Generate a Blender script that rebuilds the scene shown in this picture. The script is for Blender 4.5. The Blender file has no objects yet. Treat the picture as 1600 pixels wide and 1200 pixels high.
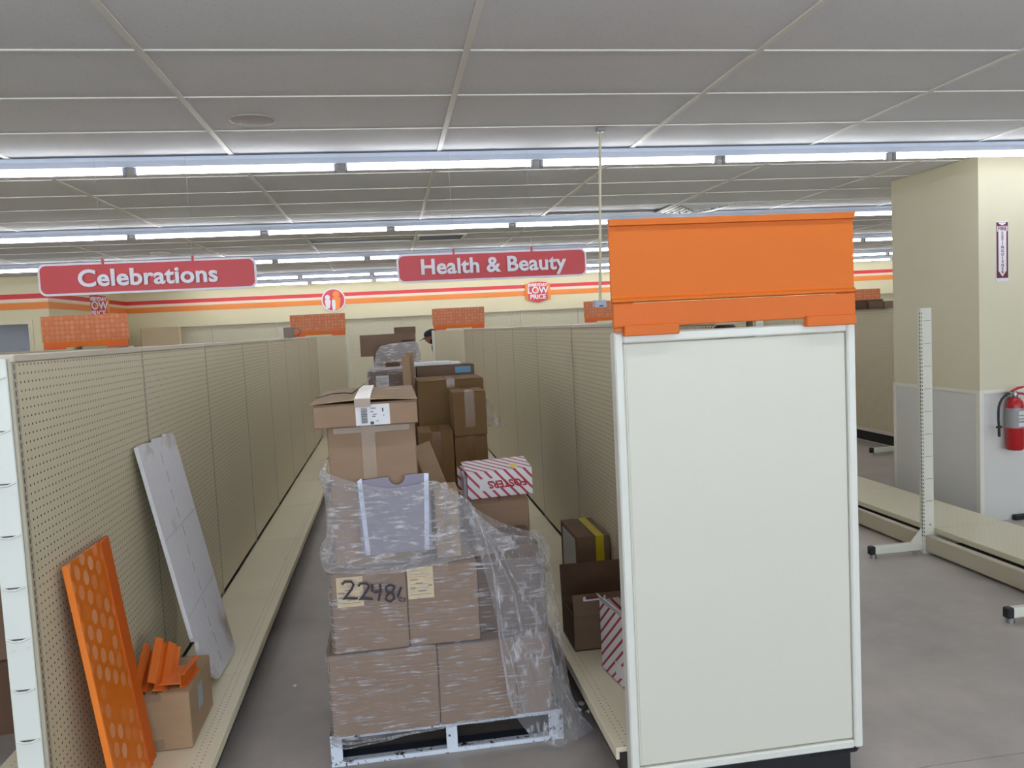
import bpy, bmesh, math, random
from mathutils import Vector, Matrix, noise
random.seed(7)
sc = bpy.context.scene
COL = sc.collection
R = math.radians

# ------------------------------------------------------------------ camera
F_PX = 1259.94
YAW, PIT, ROL = 0.14753564, -0.07191454, -0.05026217
CZ = 1.68
_f = Vector((math.sin(YAW)*math.cos(PIT), math.cos(YAW)*math.cos(PIT), math.sin(PIT)))
_r0 = Vector((math.cos(YAW), -math.sin(YAW), 0)); _u0 = _r0.cross(_f)
_r = math.cos(ROL)*_r0 + math.sin(ROL)*_u0; _u = _r.cross(_f)
cam = bpy.data.cameras.new('camera'); camo = bpy.data.objects.new('camera', cam); COL.objects.link(camo)
camo.matrix_world = Matrix(((_r.x, _u.x, -_f.x, 0), (_r.y, _u.y, -_f.y, 0), (_r.z, _u.z, -_f.z, CZ), (0, 0, 0, 1)))
cam.sensor_width = 36; cam.lens = F_PX/1600*36; cam.clip_start = .05; cam.clip_end = 200
sc.camera = camo

# ------------------------------------------------------------------ world, daylight, exposure
TUBE_E = 23.0
DAY_W = 520
w = bpy.data.worlds.new('world'); sc.world = w; w.use_nodes = True
w.node_tree.nodes['Background'].inputs[0].default_value = (.62, .78, 1, 1)
w.node_tree.nodes['Background'].inputs[1].default_value = 1.0
la = bpy.data.lights.new('storefront_daylight', 'AREA'); la.shape = 'RECTANGLE'; la.size = 17; la.size_y = 1.9
la.energy = DAY_W; la.color = (.72, .86, 1)
lo = bpy.data.objects.new('storefront_daylight', la); COL.objects.link(lo)
lo.location = (1.5, -6.9, 1.4); lo.rotation_euler = (R(90), 0, 0)
sc.view_settings.view_transform = 'Standard'; sc.view_settings.look = 'None'
sc.view_settings.exposure = 0.0; sc.view_settings.gamma = 1; sc.view_settings.use_curve_mapping = False

sc.cycles.max_bounces = 14; sc.cycles.diffuse_bounces = 6; sc.cycles.glossy_bounces = 4; sc.cycles.transparent_max_bounces = 40; sc.cycles.caustics_reflective = False; sc.cycles.caustics_refractive = False

# ------------------------------------------------------------------ materials
def lin(c):
    return tuple(((x/255)/12.92 if x/255 <= .04045 else ((x/255+.055)/1.055)**2.4) for x in c) + (1,)
class NT:
    def __init__(s, name):
        s.m = bpy.data.materials.new(name); s.m.use_nodes = True; s.t = s.m.node_tree
        s.b = s.t.nodes['Principled BSDF']; s.out = s.t.nodes['Material Output']
    def n(s, kind, **kw):
        x = s.t.nodes.new(kind)
        for k, v in kw.items(): setattr(x, k, v)
        return x
    def put(s, inp, v):
        if isinstance(v, bpy.types.NodeSocket): s.t.links.new(v, inp)
        else: inp.default_value = v
    def math(s, op, a, b=0.0, c=None):
        x = s.n('ShaderNodeMath', operation=op); s.put(x.inputs[0], a); s.put(x.inputs[1], b)
        if c is not None: s.put(x.inputs[2], c)
        return x.outputs[0]
    def xyz(s):
        tc = s.n('ShaderNodeTexCoord'); sp = s.n('ShaderNodeSeparateXYZ'); s.t.links.new(tc.outputs['Object'], sp.inputs[0])
        return tc.outputs['Object'], sp.outputs[0], sp.outputs[1], sp.outputs[2]
    def mapping(s, vec, scale):
        x = s.n('ShaderNodeMapping'); s.t.links.new(vec, x.inputs[0]); x.inputs['Scale'].default_value = scale; return x.outputs[0]
    def noise(s, vec, scale, detail=3, rough=.5):
        x = s.n('ShaderNodeTexNoise'); s.t.links.new(vec, x.inputs['Vector']); x.inputs['Scale'].default_value = scale
        x.inputs['Detail'].default_value = detail; x.inputs['Roughness'].default_value = rough; return x.outputs['Fac']
    def ramp(s, v, p0, p1):
        x = s.n('ShaderNodeMapRange'); s.put(x.inputs[0], v); x.inputs[1].default_value = p0; x.inputs[2].default_value = p1; return x.outputs[0]
    def mix(s, f, a, b):
        x = s.n('ShaderNodeMix', data_type='RGBA'); s.put(x.inputs[0], f); s.put(x.inputs[6], a); s.put(x.inputs[7], b); return x.outputs[2]
    def bump(s, h, st=.3, d=.01):
        x = s.n('ShaderNodeBump'); s.put(x.inputs['Height'], h); x.inputs['Strength'].default_value = st; x.inputs['Distance'].default_value = d
        s.t.links.new(x.outputs[0], s.b.inputs['Normal'])
    def col(s, v): s.put(s.b.inputs['Base Color'], v)
    def rough(s, v): s.put(s.b.inputs['Roughness'], v)
    def holes(s, u, v, pu, pv, r):
        a = s.math('SUBTRACT', s.math('FRACT', s.math('DIVIDE', u, pu)), .5); b = s.math('SUBTRACT', s.math('FRACT', s.math('DIVIDE', v, pv)), .5)
        a = s.math('MULTIPLY', a, pu); b = s.math('MULTIPLY', b, pv)
        d = s.math('SQRT', s.math('ADD', s.math('MULTIPLY', a, a), s.math('MULTIPLY', b, b)))
        return s.math('LESS_THAN', d, r)
MATS = {}
def plain(name, rgb, rough=.5, metal=0, var=.06, scale=6, spec=.5):
    if name in MATS: return MATS[name]
    t = NT(name); c = lin(rgb); v, x, y, z = t.xyz()
    nz = t.noise(v, scale, 4)
    t.col(t.mix(nz, tuple(k*(1-var) for k in c[:3])+(1,), tuple(min(1, k*(1+var)) for k in c[:3])+(1,)))
    t.rough(rough); t.b.inputs['Metallic'].default_value = metal; t.b.inputs['Specular IOR Level'].default_value = spec
    MATS[name] = t.m; return t.m
def emit(name, rgb, e):
    t = NT(name); t.b.inputs['Emission Color'].default_value = lin(rgb); t.b.inputs['Emission Strength'].default_value = e; t.col(lin(rgb)); return t.m

BEIGE = (208, 198, 168)
def peg_mat(name, axis, rgb=BEIGE):
    t = NT(name); v, x, y, z = t.xyz(); u = y if axis == 'y' else x
    h = t.holes(u, z, .0254, .0254, .0036)
    t.col(t.mix(h, lin(rgb), lin((70, 62, 50)))); t.rough(.42); t.bump(t.math('SUBTRACT', 1.0, h), .5, .004); return t.m
PEG_Y = peg_mat('pegboard_steel', 'y'); PEG_X = peg_mat('pegboard_steel_end', 'x')
PEG_WALL = peg_mat('pegboard_wall', 'x', (206, 200, 172)); PEG_WALLY = peg_mat('pegboard_wall_side', 'y', (206, 200, 172))
ENAMEL = plain('beige_enamel', BEIGE, .35, var=.03)
ENAMEL_L = plain('light_enamel', (214, 212, 198), .4, var=.03)
RAIL = plain('top_rail_enamel', (200, 192, 172), .4, var=.03)
def slot_mat(name, rgb, cx, w=.006):
    # slotted upright: a column of dark slots
    t = NT(name); v, x, y, z = t.xyz()
    fz = t.math('FRACT', t.math('DIVIDE', z, .0254)); a = t.math('LESS_THAN', fz, .62)
    fy = t.math('LESS_THAN', t.math('ABSOLUTE', t.math('SUBTRACT', x if cx[0] == 'x' else y, cx[1])), w/2)
    h = t.math('MULTIPLY', a, fy); t.col(t.mix(h, lin(rgb), lin((60, 55, 46)))); t.rough(.4); return t.m
SLOT_Y = slot_mat('slotted_upright', (178, 170, 148), ('y', 0))
SLOT_X = slot_mat('slotted_upright_front', (200, 198, 186), ('x', 0))
def deck_mat(name, f1):
    t = NT(name); v, x, y, z = t.xyz()
    h = t.holes(x, y, .0127, .0254, .0028); ax = t.math('ABSOLUTE', t.math('SUBTRACT', x, f1))
    m = t.math('MULTIPLY', t.math('LESS_THAN', ax, .0190), t.math('GREATER_THAN', ax, .0063)); h = t.math('MULTIPLY', h, m)
    t.col(t.mix(h, lin((236, 228, 200)), lin((100, 90, 70)))); t.rough(t.ramp(t.noise(v, 3, 3), -.2, 1.6)); return t.m
CREAM = plain('cream_wall_paint', (226, 218, 182), .7, var=.015)
CREAM_C = plain('cream_column_paint', (210, 203, 175), .65, var=.015)
FRP = plain('white_wall_panel', (208, 206, 200), .4, var=.03)
TRIMW = plain('white_plastic_trim', (222, 218, 205), .4, var=.02)
BLACK = plain('black_rubber', (22, 22, 26), .5)
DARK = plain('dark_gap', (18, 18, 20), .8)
RED_B = plain('red_band', (222, 60, 66), .5, var=.02); PINK_B = plain('pale_band', (255, 226, 205), .5, var=.02); OR_B = plain('orange_band', (240, 140, 60), .5, var=.02)
SIGN_RED = plain('sign_red', (205, 58, 62), .4, var=.03); SIGN_W = plain('sign_white', (236, 232, 240), .45, var=.01)
ORANGE = plain('orange_plastic', (214, 107, 22), .5, var=.02, spec=.3); ORANGE2 = plain('orange_plastic_deep', (214, 106, 34), .5, var=.02, spec=.3)
WHITEPANEL = plain('white_end_panel', (216, 212, 197), .45, var=.01); WHITEFR = plain('white_frame', (224, 223, 213), .4, var=.01)
TAPE_C = plain('clear_tape', (152, 128, 106), .22, var=.08, scale=20); TAPE_B = plain('brown_tape', (128, 94, 58), .25, var=.12, scale=14)
TAPE_W = plain('pale_tape', (206, 194, 180), .25, var=.1, scale=30); TAPE_Y = plain('yellow_tape', (196, 176, 24), .4)
PAPER = plain('white_paper', (214, 212, 212), .6, var=.02); PAPER_Y = plain('cream_paper', (222, 200, 158), .6, var=.03)
INK = plain('ink', (70, 66, 68), .6); INKL = plain('faint_ink', (130, 122, 115), .6); BLUEP = plain('blue_paper', (104, 158, 196), .6)
def card_mat(name, rgb, var=.10):
    t = NT(name); v, x, y, z = t.xyz(); c = lin(rgb)
    nz = t.noise(t.mapping(v, (2, 2, 5)), 3, 4); st = t.noise(t.mapping(v, (1, 1, 40)), 6, 2)
    f = t.math('ADD', t.math('MULTIPLY', nz, .7), t.math('MULTIPLY', st, .3))
    t.col(t.mix(f, tuple(k*(1-2*var) for k in c[:3])+(1,), tuple(k*(1+2*var) for k in c[:3])+(1,))); t.rough(.75); t.b.inputs['Specular IOR Level'].default_value = .25
    return t.m
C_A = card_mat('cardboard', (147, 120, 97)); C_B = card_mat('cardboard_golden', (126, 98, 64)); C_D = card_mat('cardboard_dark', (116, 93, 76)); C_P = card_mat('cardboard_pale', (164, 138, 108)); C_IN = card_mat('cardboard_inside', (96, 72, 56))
def dots_mat(name, base, dotlo, dothi, a, b, pitch, r, hexa):
    # printed polka dots, a and b are the axes along the print
    t = NT(name); v, x, y, z = t.xyz(); ax = {'x': x, 'y': y, 'z': z}
    u = t.math('DIVIDE', ax[a], pitch); w_ = t.math('DIVIDE', ax[b], pitch*(.866 if hexa else 1))
    row = t.math('FLOOR', w_); u = t.math('ADD', u, t.math('MULTIPLY', row, .5 if hexa else 0.0))
    cu = t.math('FLOOR', u); du = t.math('SUBTRACT', t.math('FRACT', u), .5); dw = t.math('SUBTRACT', t.math('FRACT', w_), .5)
    d = t.math('SQRT', t.math('ADD', t.math('MULTIPLY', du, du), t.math('MULTIPLY', dw, dw)))
    inside = t.math('LESS_THAN', d, r)
    cb = t.n('ShaderNodeCombineXYZ'); t.put(cb.inputs[0], cu); t.put(cb.inputs[1], row)
    wn = t.n('ShaderNodeTexWhiteNoise'); t.t.links.new(cb.outputs[0], wn.inputs['Vector'])
    dc = t.mix(wn.outputs['Value'], lin(dotlo), lin(dothi))
    t.col(t.mix(inside, lin(base), dc)); t.rough(.45); return t.m
DOTS_Z = dots_mat('dotted_orange_print', (192, 104, 56), (194, 108, 60), (208, 130, 86), 'x', 'z', .048, .44, False)  # print colours darkened to carry the shade on the far headers
# ceiling
def tile_mat():
    t = NT('ceiling_tile'); v, x, y, z = t.xyz(); n1 = t.noise(v, 120, 3, .7); n2 = t.noise(v, 2, 3)
    c = t.mix(n2, lin((220, 222, 226)), lin((230, 231, 234))); t.col(t.mix(t.ramp(n1, .30, .42), lin((204, 205, 208)), c)); t.rough(.95); t.b.inputs['Specular IOR Level'].default_value = .1
    t.bump(n1, .15, .003); return t.m
TILE = tile_mat(); GRID = plain('ceiling_grid_white', (228, 226, 220), .5, var=.01)
HOUS = plain('light_housing_white', (214, 222, 240), .4, var=.01); SOCK = plain('lampholder_grey', (150, 152, 160), .5)
TUBE = emit('fluorescent_glow', (249, 251, 255), TUBE_E)
def floor_mat():
    t = NT('polished_concrete'); v, x, y, z = t.xyz(); n1 = t.noise(v, .9, 6, .6); n2 = t.noise(v, 5, 8, .7); n3 = t.noise(v, 90, 2, .5)
    f = t.math('ADD', t.math('MULTIPLY', n1, .65), t.math('MULTIPLY', n2, .35))
    c = t.mix(t.ramp(f, .36, .64), lin((150, 144, 138)), lin((190, 180, 171)))
    g = t.noise(t.mapping(v, (1.4, .5, 1)), 1.1, 3); c = t.mix(t.math('MULTIPLY', t.ramp(g, .45, .75), .35), c, lin((130, 132, 128)))
    sp = t.ramp(n3, .66, .74); c = t.mix(t.math('MULTIPLY', sp, .3), c, lin((188, 180, 168)))
    t.col(c); t.rough(t.ramp(n2, -.3, 1.6)); t.bump(n3, .08, .002); return t.m
CONC = floor_mat()
def pallet_mat():
    t = NT('chipped_white_pallet_paint'); v, x, y, z = t.xyz(); n1 = t.noise(v, 34, 5, .7)
    t.col(t.mix(t.ramp(n1, .40, .43), lin((40, 38, 44)), lin((218, 224, 234)))); t.rough(.6); return t.m
PAL = pallet_mat(); WOODD = plain('dark_blue_pallet_wood', (44, 52, 64), .7, var=.3, scale=12)
def film_mat(name, amount, streak, lo=.07, white=(232, 229, 232)):
    t = NT(name); v, x, y, z = t.xyz(); m = t.mapping(v, streak)
    n1 = t.noise(m, 9, 5, .65); n2 = t.noise(v, 14, 4, .6)
    t.col(lin(white)); t.rough(t.ramp(n2, -.1, 1.3)); t.b.inputs['Specular IOR Level'].default_value = .9
    t.rough(.16)
    h = t.math('ADD', t.math('MULTIPLY', n1, 1.0), t.math('MULTIPLY', n2, .5)); t.bump(h, .9, .02)
    tr = t.n('ShaderNodeBsdfTransparent'); tr.inputs[0].default_value = (.97, .965, .97, 1)
    mx = t.n('ShaderNodeMixShader'); f = t.math('MULTIPLY_ADD', t.math('MULTIPLY', t.ramp(n1, .50, .66), t.ramp(n2, .36, .62)), amount*1.6, lo)  # more opaque white streaks painted in as the film's highlights
    lw = t.n('ShaderNodeLayerWeight'); lw.inputs[0].default_value = .35; f = t.math('MINIMUM', t.math('ADD', f, t.math('MULTIPLY', lw.outputs['Facing'], amount*.9)), .9)
    t.put(mx.inputs[0], f); t.t.links.new(tr.outputs[0], mx.inputs[1]); t.t.links.new(t.b.outputs[0], mx.inputs[2]); t.t.links.new(mx.outputs[0], t.out.inputs[0])
    return t.m
FILM_W = film_mat('stretch_film_tight', .42, (.9, .9, 13), .10)
FILM_L = film_mat('stretch_film_loose', .36, (4, 4, 1.2), .12)
FILM_S = film_mat('stretch_film_strand', .62, (10, 10, 1))
METAL = plain('brushed_metal', (170, 170, 172), .3, 1)
EXT_RED = plain('extinguisher_red', (176, 22, 32), .3)
MARKER = plain('black_marker', (44, 30, 48), .5)

# ------------------------------------------------------------------ mesh helpers
class MB:
    def __init__(s): s.v = []; s.f = []; s.mi = []; s.sm = []
    def add(s, vs, fs, mi=0, smooth=False):
        o = len(s.v); s.v += [tuple(v) for v in vs]; s.f += [tuple(i+o for i in f) for f in fs]; s.mi += [mi]*len(fs); s.sm += [smooth]*len(fs); return s
    def box(s, x0, x1, y0, y1, z0, z1, mi=0, M=None):
        vs = [Vector((x, y, z)) for x in (x0, x1) for y in (y0, y1) for z in (z0, z1)]
        if M is not None: vs = [M @ v for v in vs]
        return s.add(vs, [(0, 1, 3, 2), (4, 6, 7, 5), (0, 4, 5, 1), (2, 3, 7, 6), (0, 2, 6, 4), (1, 5, 7, 3)], mi)
    def bbox(s, x0, x1, y0, y1, z0, z1, b=.003, mi=0, M=None):
        # box with chamfered edges
        bm = bmesh.new(); bmesh.ops.create_cube(bm, size=1)
        for v in bm.verts: v.co = Vector(((x0+x1)/2+v.co.x*(x1-x0), (y0+y1)/2+v.co.y*(y1-y0), (z0+z1)/2+v.co.z*(z1-z0)))
        bmesh.ops.bevel(bm, geom=bm.edges[:], offset=min(b, .45*min(x1-x0, y1-y0, z1-z0)), segments=1, affect='EDGES')
        bm.verts.ensure_lookup_table(); bm.verts.index_update()
        vs = [v.co.copy() for v in bm.verts]; fs = [[v.index for v in f.verts] for f in bm.faces]; bm.free()
        if M is not None: vs = [M @ v for v in vs]
        return s.add(vs, fs, mi)
    def prism(s, pts, z0, z1, M=None, mi=0, smooth=False):
        # polygon pts (2D, CCW) extruded in local z
        n = len(pts); vs = [Vector((p[0], p[1], z)) for z in (z0, z1) for p in pts]
        if M is not None: vs = [M @ v for v in vs]
        o = len(s.v); s.add(vs, [tuple(reversed(range(n))), tuple(range(n, 2*n))], mi)
        s.f += [(o+i, o+(i+1) % n, o+n+(i+1) % n, o+n+i) for i in range(n)]; s.mi += [mi]*n; s.sm += [smooth]*n; return s
    def tube(s, path, r, seg=8, mi=0, smooth=True, cap=True):
        path = [Vector(p) for p in path]; n = len(path); rs = r if isinstance(r, (list, tuple)) else [r]*n; vs = []
        up = None
        for i, p in enumerate(path):
            d = (path[min(i+1, n-1)]-path[max(i-1, 0)]).normalized()
            if up is None: up = Vector((0, 0, 1)) if abs(d.z) < .9 else Vector((1, 0, 0))
            a = d.cross(up).normalized(); b = a.cross(d).normalized(); up = b
            vs += [p + rs[i]*(math.cos(2*math.pi*k/seg)*a + math.sin(2*math.pi*k/seg)*b) for k in range(seg)]
        fs = [(i*seg+k, i*seg+(k+1) % seg, (i+1)*seg+(k+1) % seg, (i+1)*seg+k) for i in range(n-1) for k in range(seg)]
        s.add(vs, fs, mi, smooth)
        if cap: s.add(vs[:seg], [tuple(range(seg))], mi); s.add(vs[-seg:], [tuple(reversed(range(seg)))], mi)
        return s
    def lathe(s, prof, c, seg=24, mi=0, smooth=True):
        vs = [Vector((c[0]+r*math.cos(2*math.pi*k/seg), c[1]+r*math.sin(2*math.pi*k/seg), c[2]+z)) for r, z in prof for k in range(seg)]
        return s.add(vs, [(i*seg+k, i*seg+(k+1) % seg, (i+1)*seg+(k+1) % seg, (i+1)*seg+k) for i in range(len(prof)-1) for k in range(seg)], mi, smooth)
    def mesh(s, name, mats, off=(0, 0, 0)):
        me = bpy.data.meshes.new(name); o = Vector(off)
        me.from_pydata([tuple(Vector(v)-o) for v in s.v], [], s.f)
        for m in (mats if isinstance(mats, (list, tuple)) else [mats]): me.materials.append(m)
        me.polygons.foreach_set('material_index', s.mi); me.polygons.foreach_set('use_smooth', s.sm)
        me.update(); return me
    def obj(s, name, mats, parent=None, off=None):
        # vertices in world coordinates; parent chain is unrotated, so subtract its world place
        base = off if off is not None else (WP[parent] if parent else Vector((0, 0, 0)))
        o = bpy.data.objects.new(name, s.mesh(name, mats, base)); COL.objects.link(o)
        if parent: o.parent = parent; WP[o] = Vector(base)
        else: o.location = base; WP[o] = Vector(base)
        return o
WP = {}
def tag(o, label=None, cat=None, group=None, kind=None):
    if label: o['label'] = label
    if cat: o['category'] = cat
    if group: o['group'] = group
    if kind: o['kind'] = kind
    return o
def thing(name, label, cat, loc, group=None):
    o = bpy.data.objects.new(name, None); o.empty_display_size = .1; COL.objects.link(o); o.location = loc; WP[o] = Vector(loc)
    return tag(o, label, cat, group)
def struct(name, mb, m, parent=None, off=(0, 0, 0)):
    o = mb.obj(name, m, parent, None if parent else off)
    if not parent: o['kind'] = 'structure'
    return o
def txt(body, name, size, mat, parent, M, extrude=.002, offset=0.0, sx=1.0, shear=0.0, align='CENTER', space=1.0):
    cu = bpy.data.curves.new('t', 'FONT'); cu.body = body; cu.size = size; cu.extrude = extrude; cu.offset = offset; cu.shear = shear
    cu.align_x = align; cu.align_y = 'CENTER'; cu.space_character = space; cu.resolution_u = 4
    o = bpy.data.objects.new('t', cu); COL.objects.link(o); dg = bpy.context.evaluated_depsgraph_get(); dg.update()
    me = bpy.data.meshes.new_from_object(o.evaluated_get(dg)); bpy.data.objects.remove(o)
    me.transform(M @ Matrix.Diagonal((sx, 1, 1, 1))); me.transform(Matrix.Translation(-WP[parent])); me.materials.clear(); me.materials.append(mat)
    q = bpy.data.objects.new(name, me); me.name = name; COL.objects.link(q); q.parent = parent; WP[q] = WP[parent]; return q
def face_cam(x, y, z):   # text plane facing -Y
    return Matrix.Translation((x, y, z)) @ Matrix.Rotation(R(90), 4, 'X')
def face_px(x, y, z):    # facing +X
    return Matrix.Translation((x, y, z)) @ Matrix.Rotation(R(90), 4, 'Z') @ Matrix.Rotation(R(90), 4, 'X')
def rrect(w_, h, r, n=6):
    pts = []
    for cx, cy, a0 in ((w_/2-r, h/2-r, 0), (-w_/2+r, h/2-r, 90), (-w_/2+r, -h/2+r, 180), (w_/2-r, -h/2+r, 270)):
        pts += [(cx+r*math.cos(R(a0+90*i/n)), cy+r*math.sin(R(a0+90*i/n))) for i in range(n+1)]
    return pts

# ------------------------------------------------------------------ room
CH = 2.768; YB = 16.6; XL = -9.5; XR = 12.5; YF = -7.0
m = MB(); m.box(XL-.2, XR+.2, YF-.2, YB+.2, -.2, -.012)
fl = struct('floor', m, DARK)
ys = [YF, -1.5, 2.59, 6.9, 11.2, YB]; xs = [XL, -5.2, -1.11, 1.165, 5.87, XR]   # slabs between saw-cut joints
for i in range(len(xs)-1):
    for j in range(len(ys)-1):
        MB().box(xs[i]+.002, xs[i+1]-.002, ys[j]+.002, ys[j+1]-.002, -.012, 0).obj('concrete_slab', CONC, fl)
m = MB(); m.box(XL, XR, YF, YB, CH+.03, CH+.12); ce = struct('ceiling', m, TILE, off=(0, 0, 0))
# tiles 4 ft x 2 ft, one mesh shared
GX0, GY0, S = -0.852, 3.243, .6096
tm = MB(); tm.bbox(.012, 2*S-.012, .008, S-.008, CH+.002, CH+.02, .004); tme = tm.mesh('ceiling_tile', TILE)
VENTS = {(0, 10), (2, 7), (2, 8)}
cnt = 0; rest = MB()
for kx in range(-8, 11):
    for j in range(-17, 22):
        x0 = GX0+2*S*kx; y0 = GY0+S*j
        if x0 < XL or x0+2*S > XR+.5 or y0 < YF or y0+S > YB+.05: continue
        if (kx, j) in VENTS: continue
        ang = abs(math.atan2(x0+S-0, max(y0+S, .01)) - YAW)
        if -3 <= j <= 15 and ang < .75 and cnt < 290:
            o = bpy.data.objects.new('ceiling_tile', tme); COL.objects.link(o); o.location = (x0, y0, 0); o.parent = ce; cnt += 1
        else: rest.box(x0+.012, x0+2*S-.012, y0+.008, y0+S-.008, CH+.002, CH+.02)
rest.obj('far_ceiling_tiles', TILE, ce)['kind'] = 'stuff'
for kx in range(-7, 12):
    x = GX0+2*S*kx
    if XL < x < XR: MB().box(x-.013, x+.013, YF, YB, CH-.005, CH+.004).obj('grid_bar', GRID, ce)
for j in range(-16, 22):
    y = GY0+S*j
    if YF < y < YB: MB().box(XL, XR, y-.009, y+.009, CH-.003, CH+.003).obj('grid_bar', GRID, ce)
m = MB(); m.box(-5.15, XR+.2, YB+.001, YB+.15, 0, CH+.1); struct('wall_back', m, CREAM)
m = MB(); m.box(-5.15, -5.0, 13.151, YB, 0, CH+.1); struct('wall_left', m, CREAM)
DY = 13.0
m = MB(); m.box(XL, -6.4, DY, DY+.15, 0, CH+.1); m.box(-6.4, -5.29, DY, DY+.15, 2.08, CH+.1); m.box(-5.29, -5.0, DY, DY+.15, 0, CH+.1)
struct('wall_far_left', m, CREAM)
dr = tag(MB().box(-6.4, -5.29, DY+1.2, DY+1.25, 0, 2.6).obj('door_1', plain('office_wall', (214, 216, 236), .7)), kind='structure')
m = MB(); m.box(-5.30, -5.24, DY-.02, DY+.16, 0, 2.07); m.box(-6.45, -6.39, DY-.02, DY+.16, 0, 2.07); m.box(-6.45, -5.24, DY-.021, DY+.161, 2.0701, 2.13)
m.obj('door_frame', plain('door_frame_cream', (228, 220, 190), .5), dr)
m = MB(); m.box(-5.75, -5.40, DY+1.16, DY+1.2, 1.5, 1.97); m.obj('office_window', plain('office_grey', (160, 166, 180), .5), dr)  # flat grey piece for the window inside the office
m = MB(); m.box(XL-.15, XL, YF, YB, 0, CH+.1); struct('wall_outer_left', m, CREAM)
m = MB(); m.box(XR, XR+.15, YF, YB, 0, CH+.1); struct('wall_right', m, CREAM)
m = MB(); m.box(XL, XR, YF-.15, YF, 0, .45); m.box(XL, XR, YF-.15, YF, 2.35, CH+.1); m.box(XL, -7, YF-.15, YF, .45, 2.35); m.box(10, XR, YF-.15, YF, .45, 2.35)
struct('wall_front', m, CREAM)
m = MB()
for x in (-7, -4.2, -1.4, 1.4, 4.2, 7, 9.95): m.box(x, x+.05, YF-.1, YF-.03, .45, 2.35)
struct('window_1', m, METAL)
# wall stripes
for n_, (z0, z1, mt) in enumerate(((2.442, 2.515, RED_B), (2.40, 2.442, PINK_B), (2.285, 2.385, OR_B)), 1):
    m = MB(); m.box(-5.0, XR, YB-.006, YB, z0, z1); m.box(-5.0, -4.994, 13.0, YB-.006, z0, z1); m.box(XL, -4.994, DY-.006, DY, z0, z1)
    struct('trim_%d' % n_, m, mt)

# column with wainscot
cx0, cx1, cy0, cy1 = 4.40, 4.795, 5.50, 6.55
WZ = 1.005
m = MB(); m.box(cx0, cx1, cy0, cy1, 0, CH); colm = tag(m.obj('column', CREAM_C, off=(cx0, cy0, 0)), kind='structure')
for b in ((cx0-.006, cx0, cy0-.006, cy1), (cx0-.006, cx1+.006, cy0-.006, cy0), (cx1, cx1+.006, cy0-.006, cy1)):
    MB().box(*b, 0, WZ).obj('wall_panel', FRP, colm)
MB().bbox(cx0-.011, cx0-.0062, cy0+.031, cy1-.031, WZ-.02, WZ+.007, .001).obj('panel_trim', TRIMW, colm)
MB().bbox(cx0+.023, cx1-.021, cy0-.011, cy0-.0062, WZ-.02, WZ+.007, .001).obj('panel_trim', TRIMW, colm)
MB().prism([(cx0-.012, cy0-.012), (cx0+.022, cy0-.012), (cx0+.022, cy0-.0062), (cx0-.0062, cy0-.0062), (cx0-.0062, cy0+.03), (cx0-.012, cy0+.03)], 0, WZ+.007).obj('panel_trim', TRIMW, colm)
MB().bbox(cx1-.02, cx1+.011, cy0-.012, cy0-.0062, 0, WZ+.007, .001).obj('panel_trim', TRIMW, colm)
MB().bbox(cx0-.012, cx0-.0062, cy1-.03, cy1+.002, 0, WZ+.007, .001).obj('panel_trim', TRIMW, colm)
MB().bbox(4.655, 4.765, cy0-.05, cy0-.011, 0, .040, .004).obj('floor_block', BLACK, colm)

# ------------------------------------------------------------------ light rows
ROWS = [(-4.08, -.23), (-1.03, -.23), (2.02, -.23), (5.07, -.23), (8.12, .079), (11.17, -.23), (14.22, -.23), (15.9, -.23)]
NAMES = ['sixth light row, behind the camera over the storefront', 'light row behind the camera', 'light row just overhead, out of the frame', 'nearest full row of bare fluorescent tubes across the top of the picture', 'second row of bare fluorescent tubes, just behind the two red aisle signs', 'third row of bare fluorescent tubes, partly hidden by the red aisle signs', 'fourth row of bare fluorescent tubes before the back wall', 'last row of bare fluorescent tubes, right against the striped back wall']
for (Y, off), nm in zip(ROWS, NAMES):
    t = thing('strip_light_row', nm, 'ceiling light', (off, Y, CH-.09))
    k0 = math.ceil((XL+.3-off)/1.21); k1 = math.floor((XR-.3-off)/1.21)
    if Y > 13: k0 = math.ceil((-4.9-off)/1.21)
    xa, xb = off+k0*1.21, off+k1*1.21
    if Y == 5.07: pass
    m = MB(); m.prism([(-.055, .0), (-.055, -.022), (-.03, -.052), (.03, -.052), (.055, -.022), (.055, 0)], xa, xb, Matrix(((0, 0, 1, 0), (1, 0, 0, Y), (0, 1, 0, CH-.006), (0, 0, 0, 1))))
    m.obj('housing', HOUS, t)
    tube = MB(); tube.tube([(off+.045, Y, CH-.082), (off+1.165, Y, CH-.082)], .0135, 8); tme2 = tube.mesh('fluorescent_tube', TUBE, (off, Y, CH-.09))
    sme = MB().bbox(off-.010, off+.010, Y-.016, Y+.016, CH-.105, CH-.05, .005).mesh('lampholder', SOCK, (off, Y, CH-.09))
    for k in range(k0, k1+1):
        for dx in (-.032, .032): o = bpy.data.objects.new('lampholder', sme); COL.objects.link(o); o.parent = t; o.location = (k*1.21+dx, 0, 0)
        if k < k1: o = bpy.data.objects.new('fluorescent_tube', tme2); COL.objects.link(o); o.parent = t; o.location = (k*1.21, 0, 0)

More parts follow.
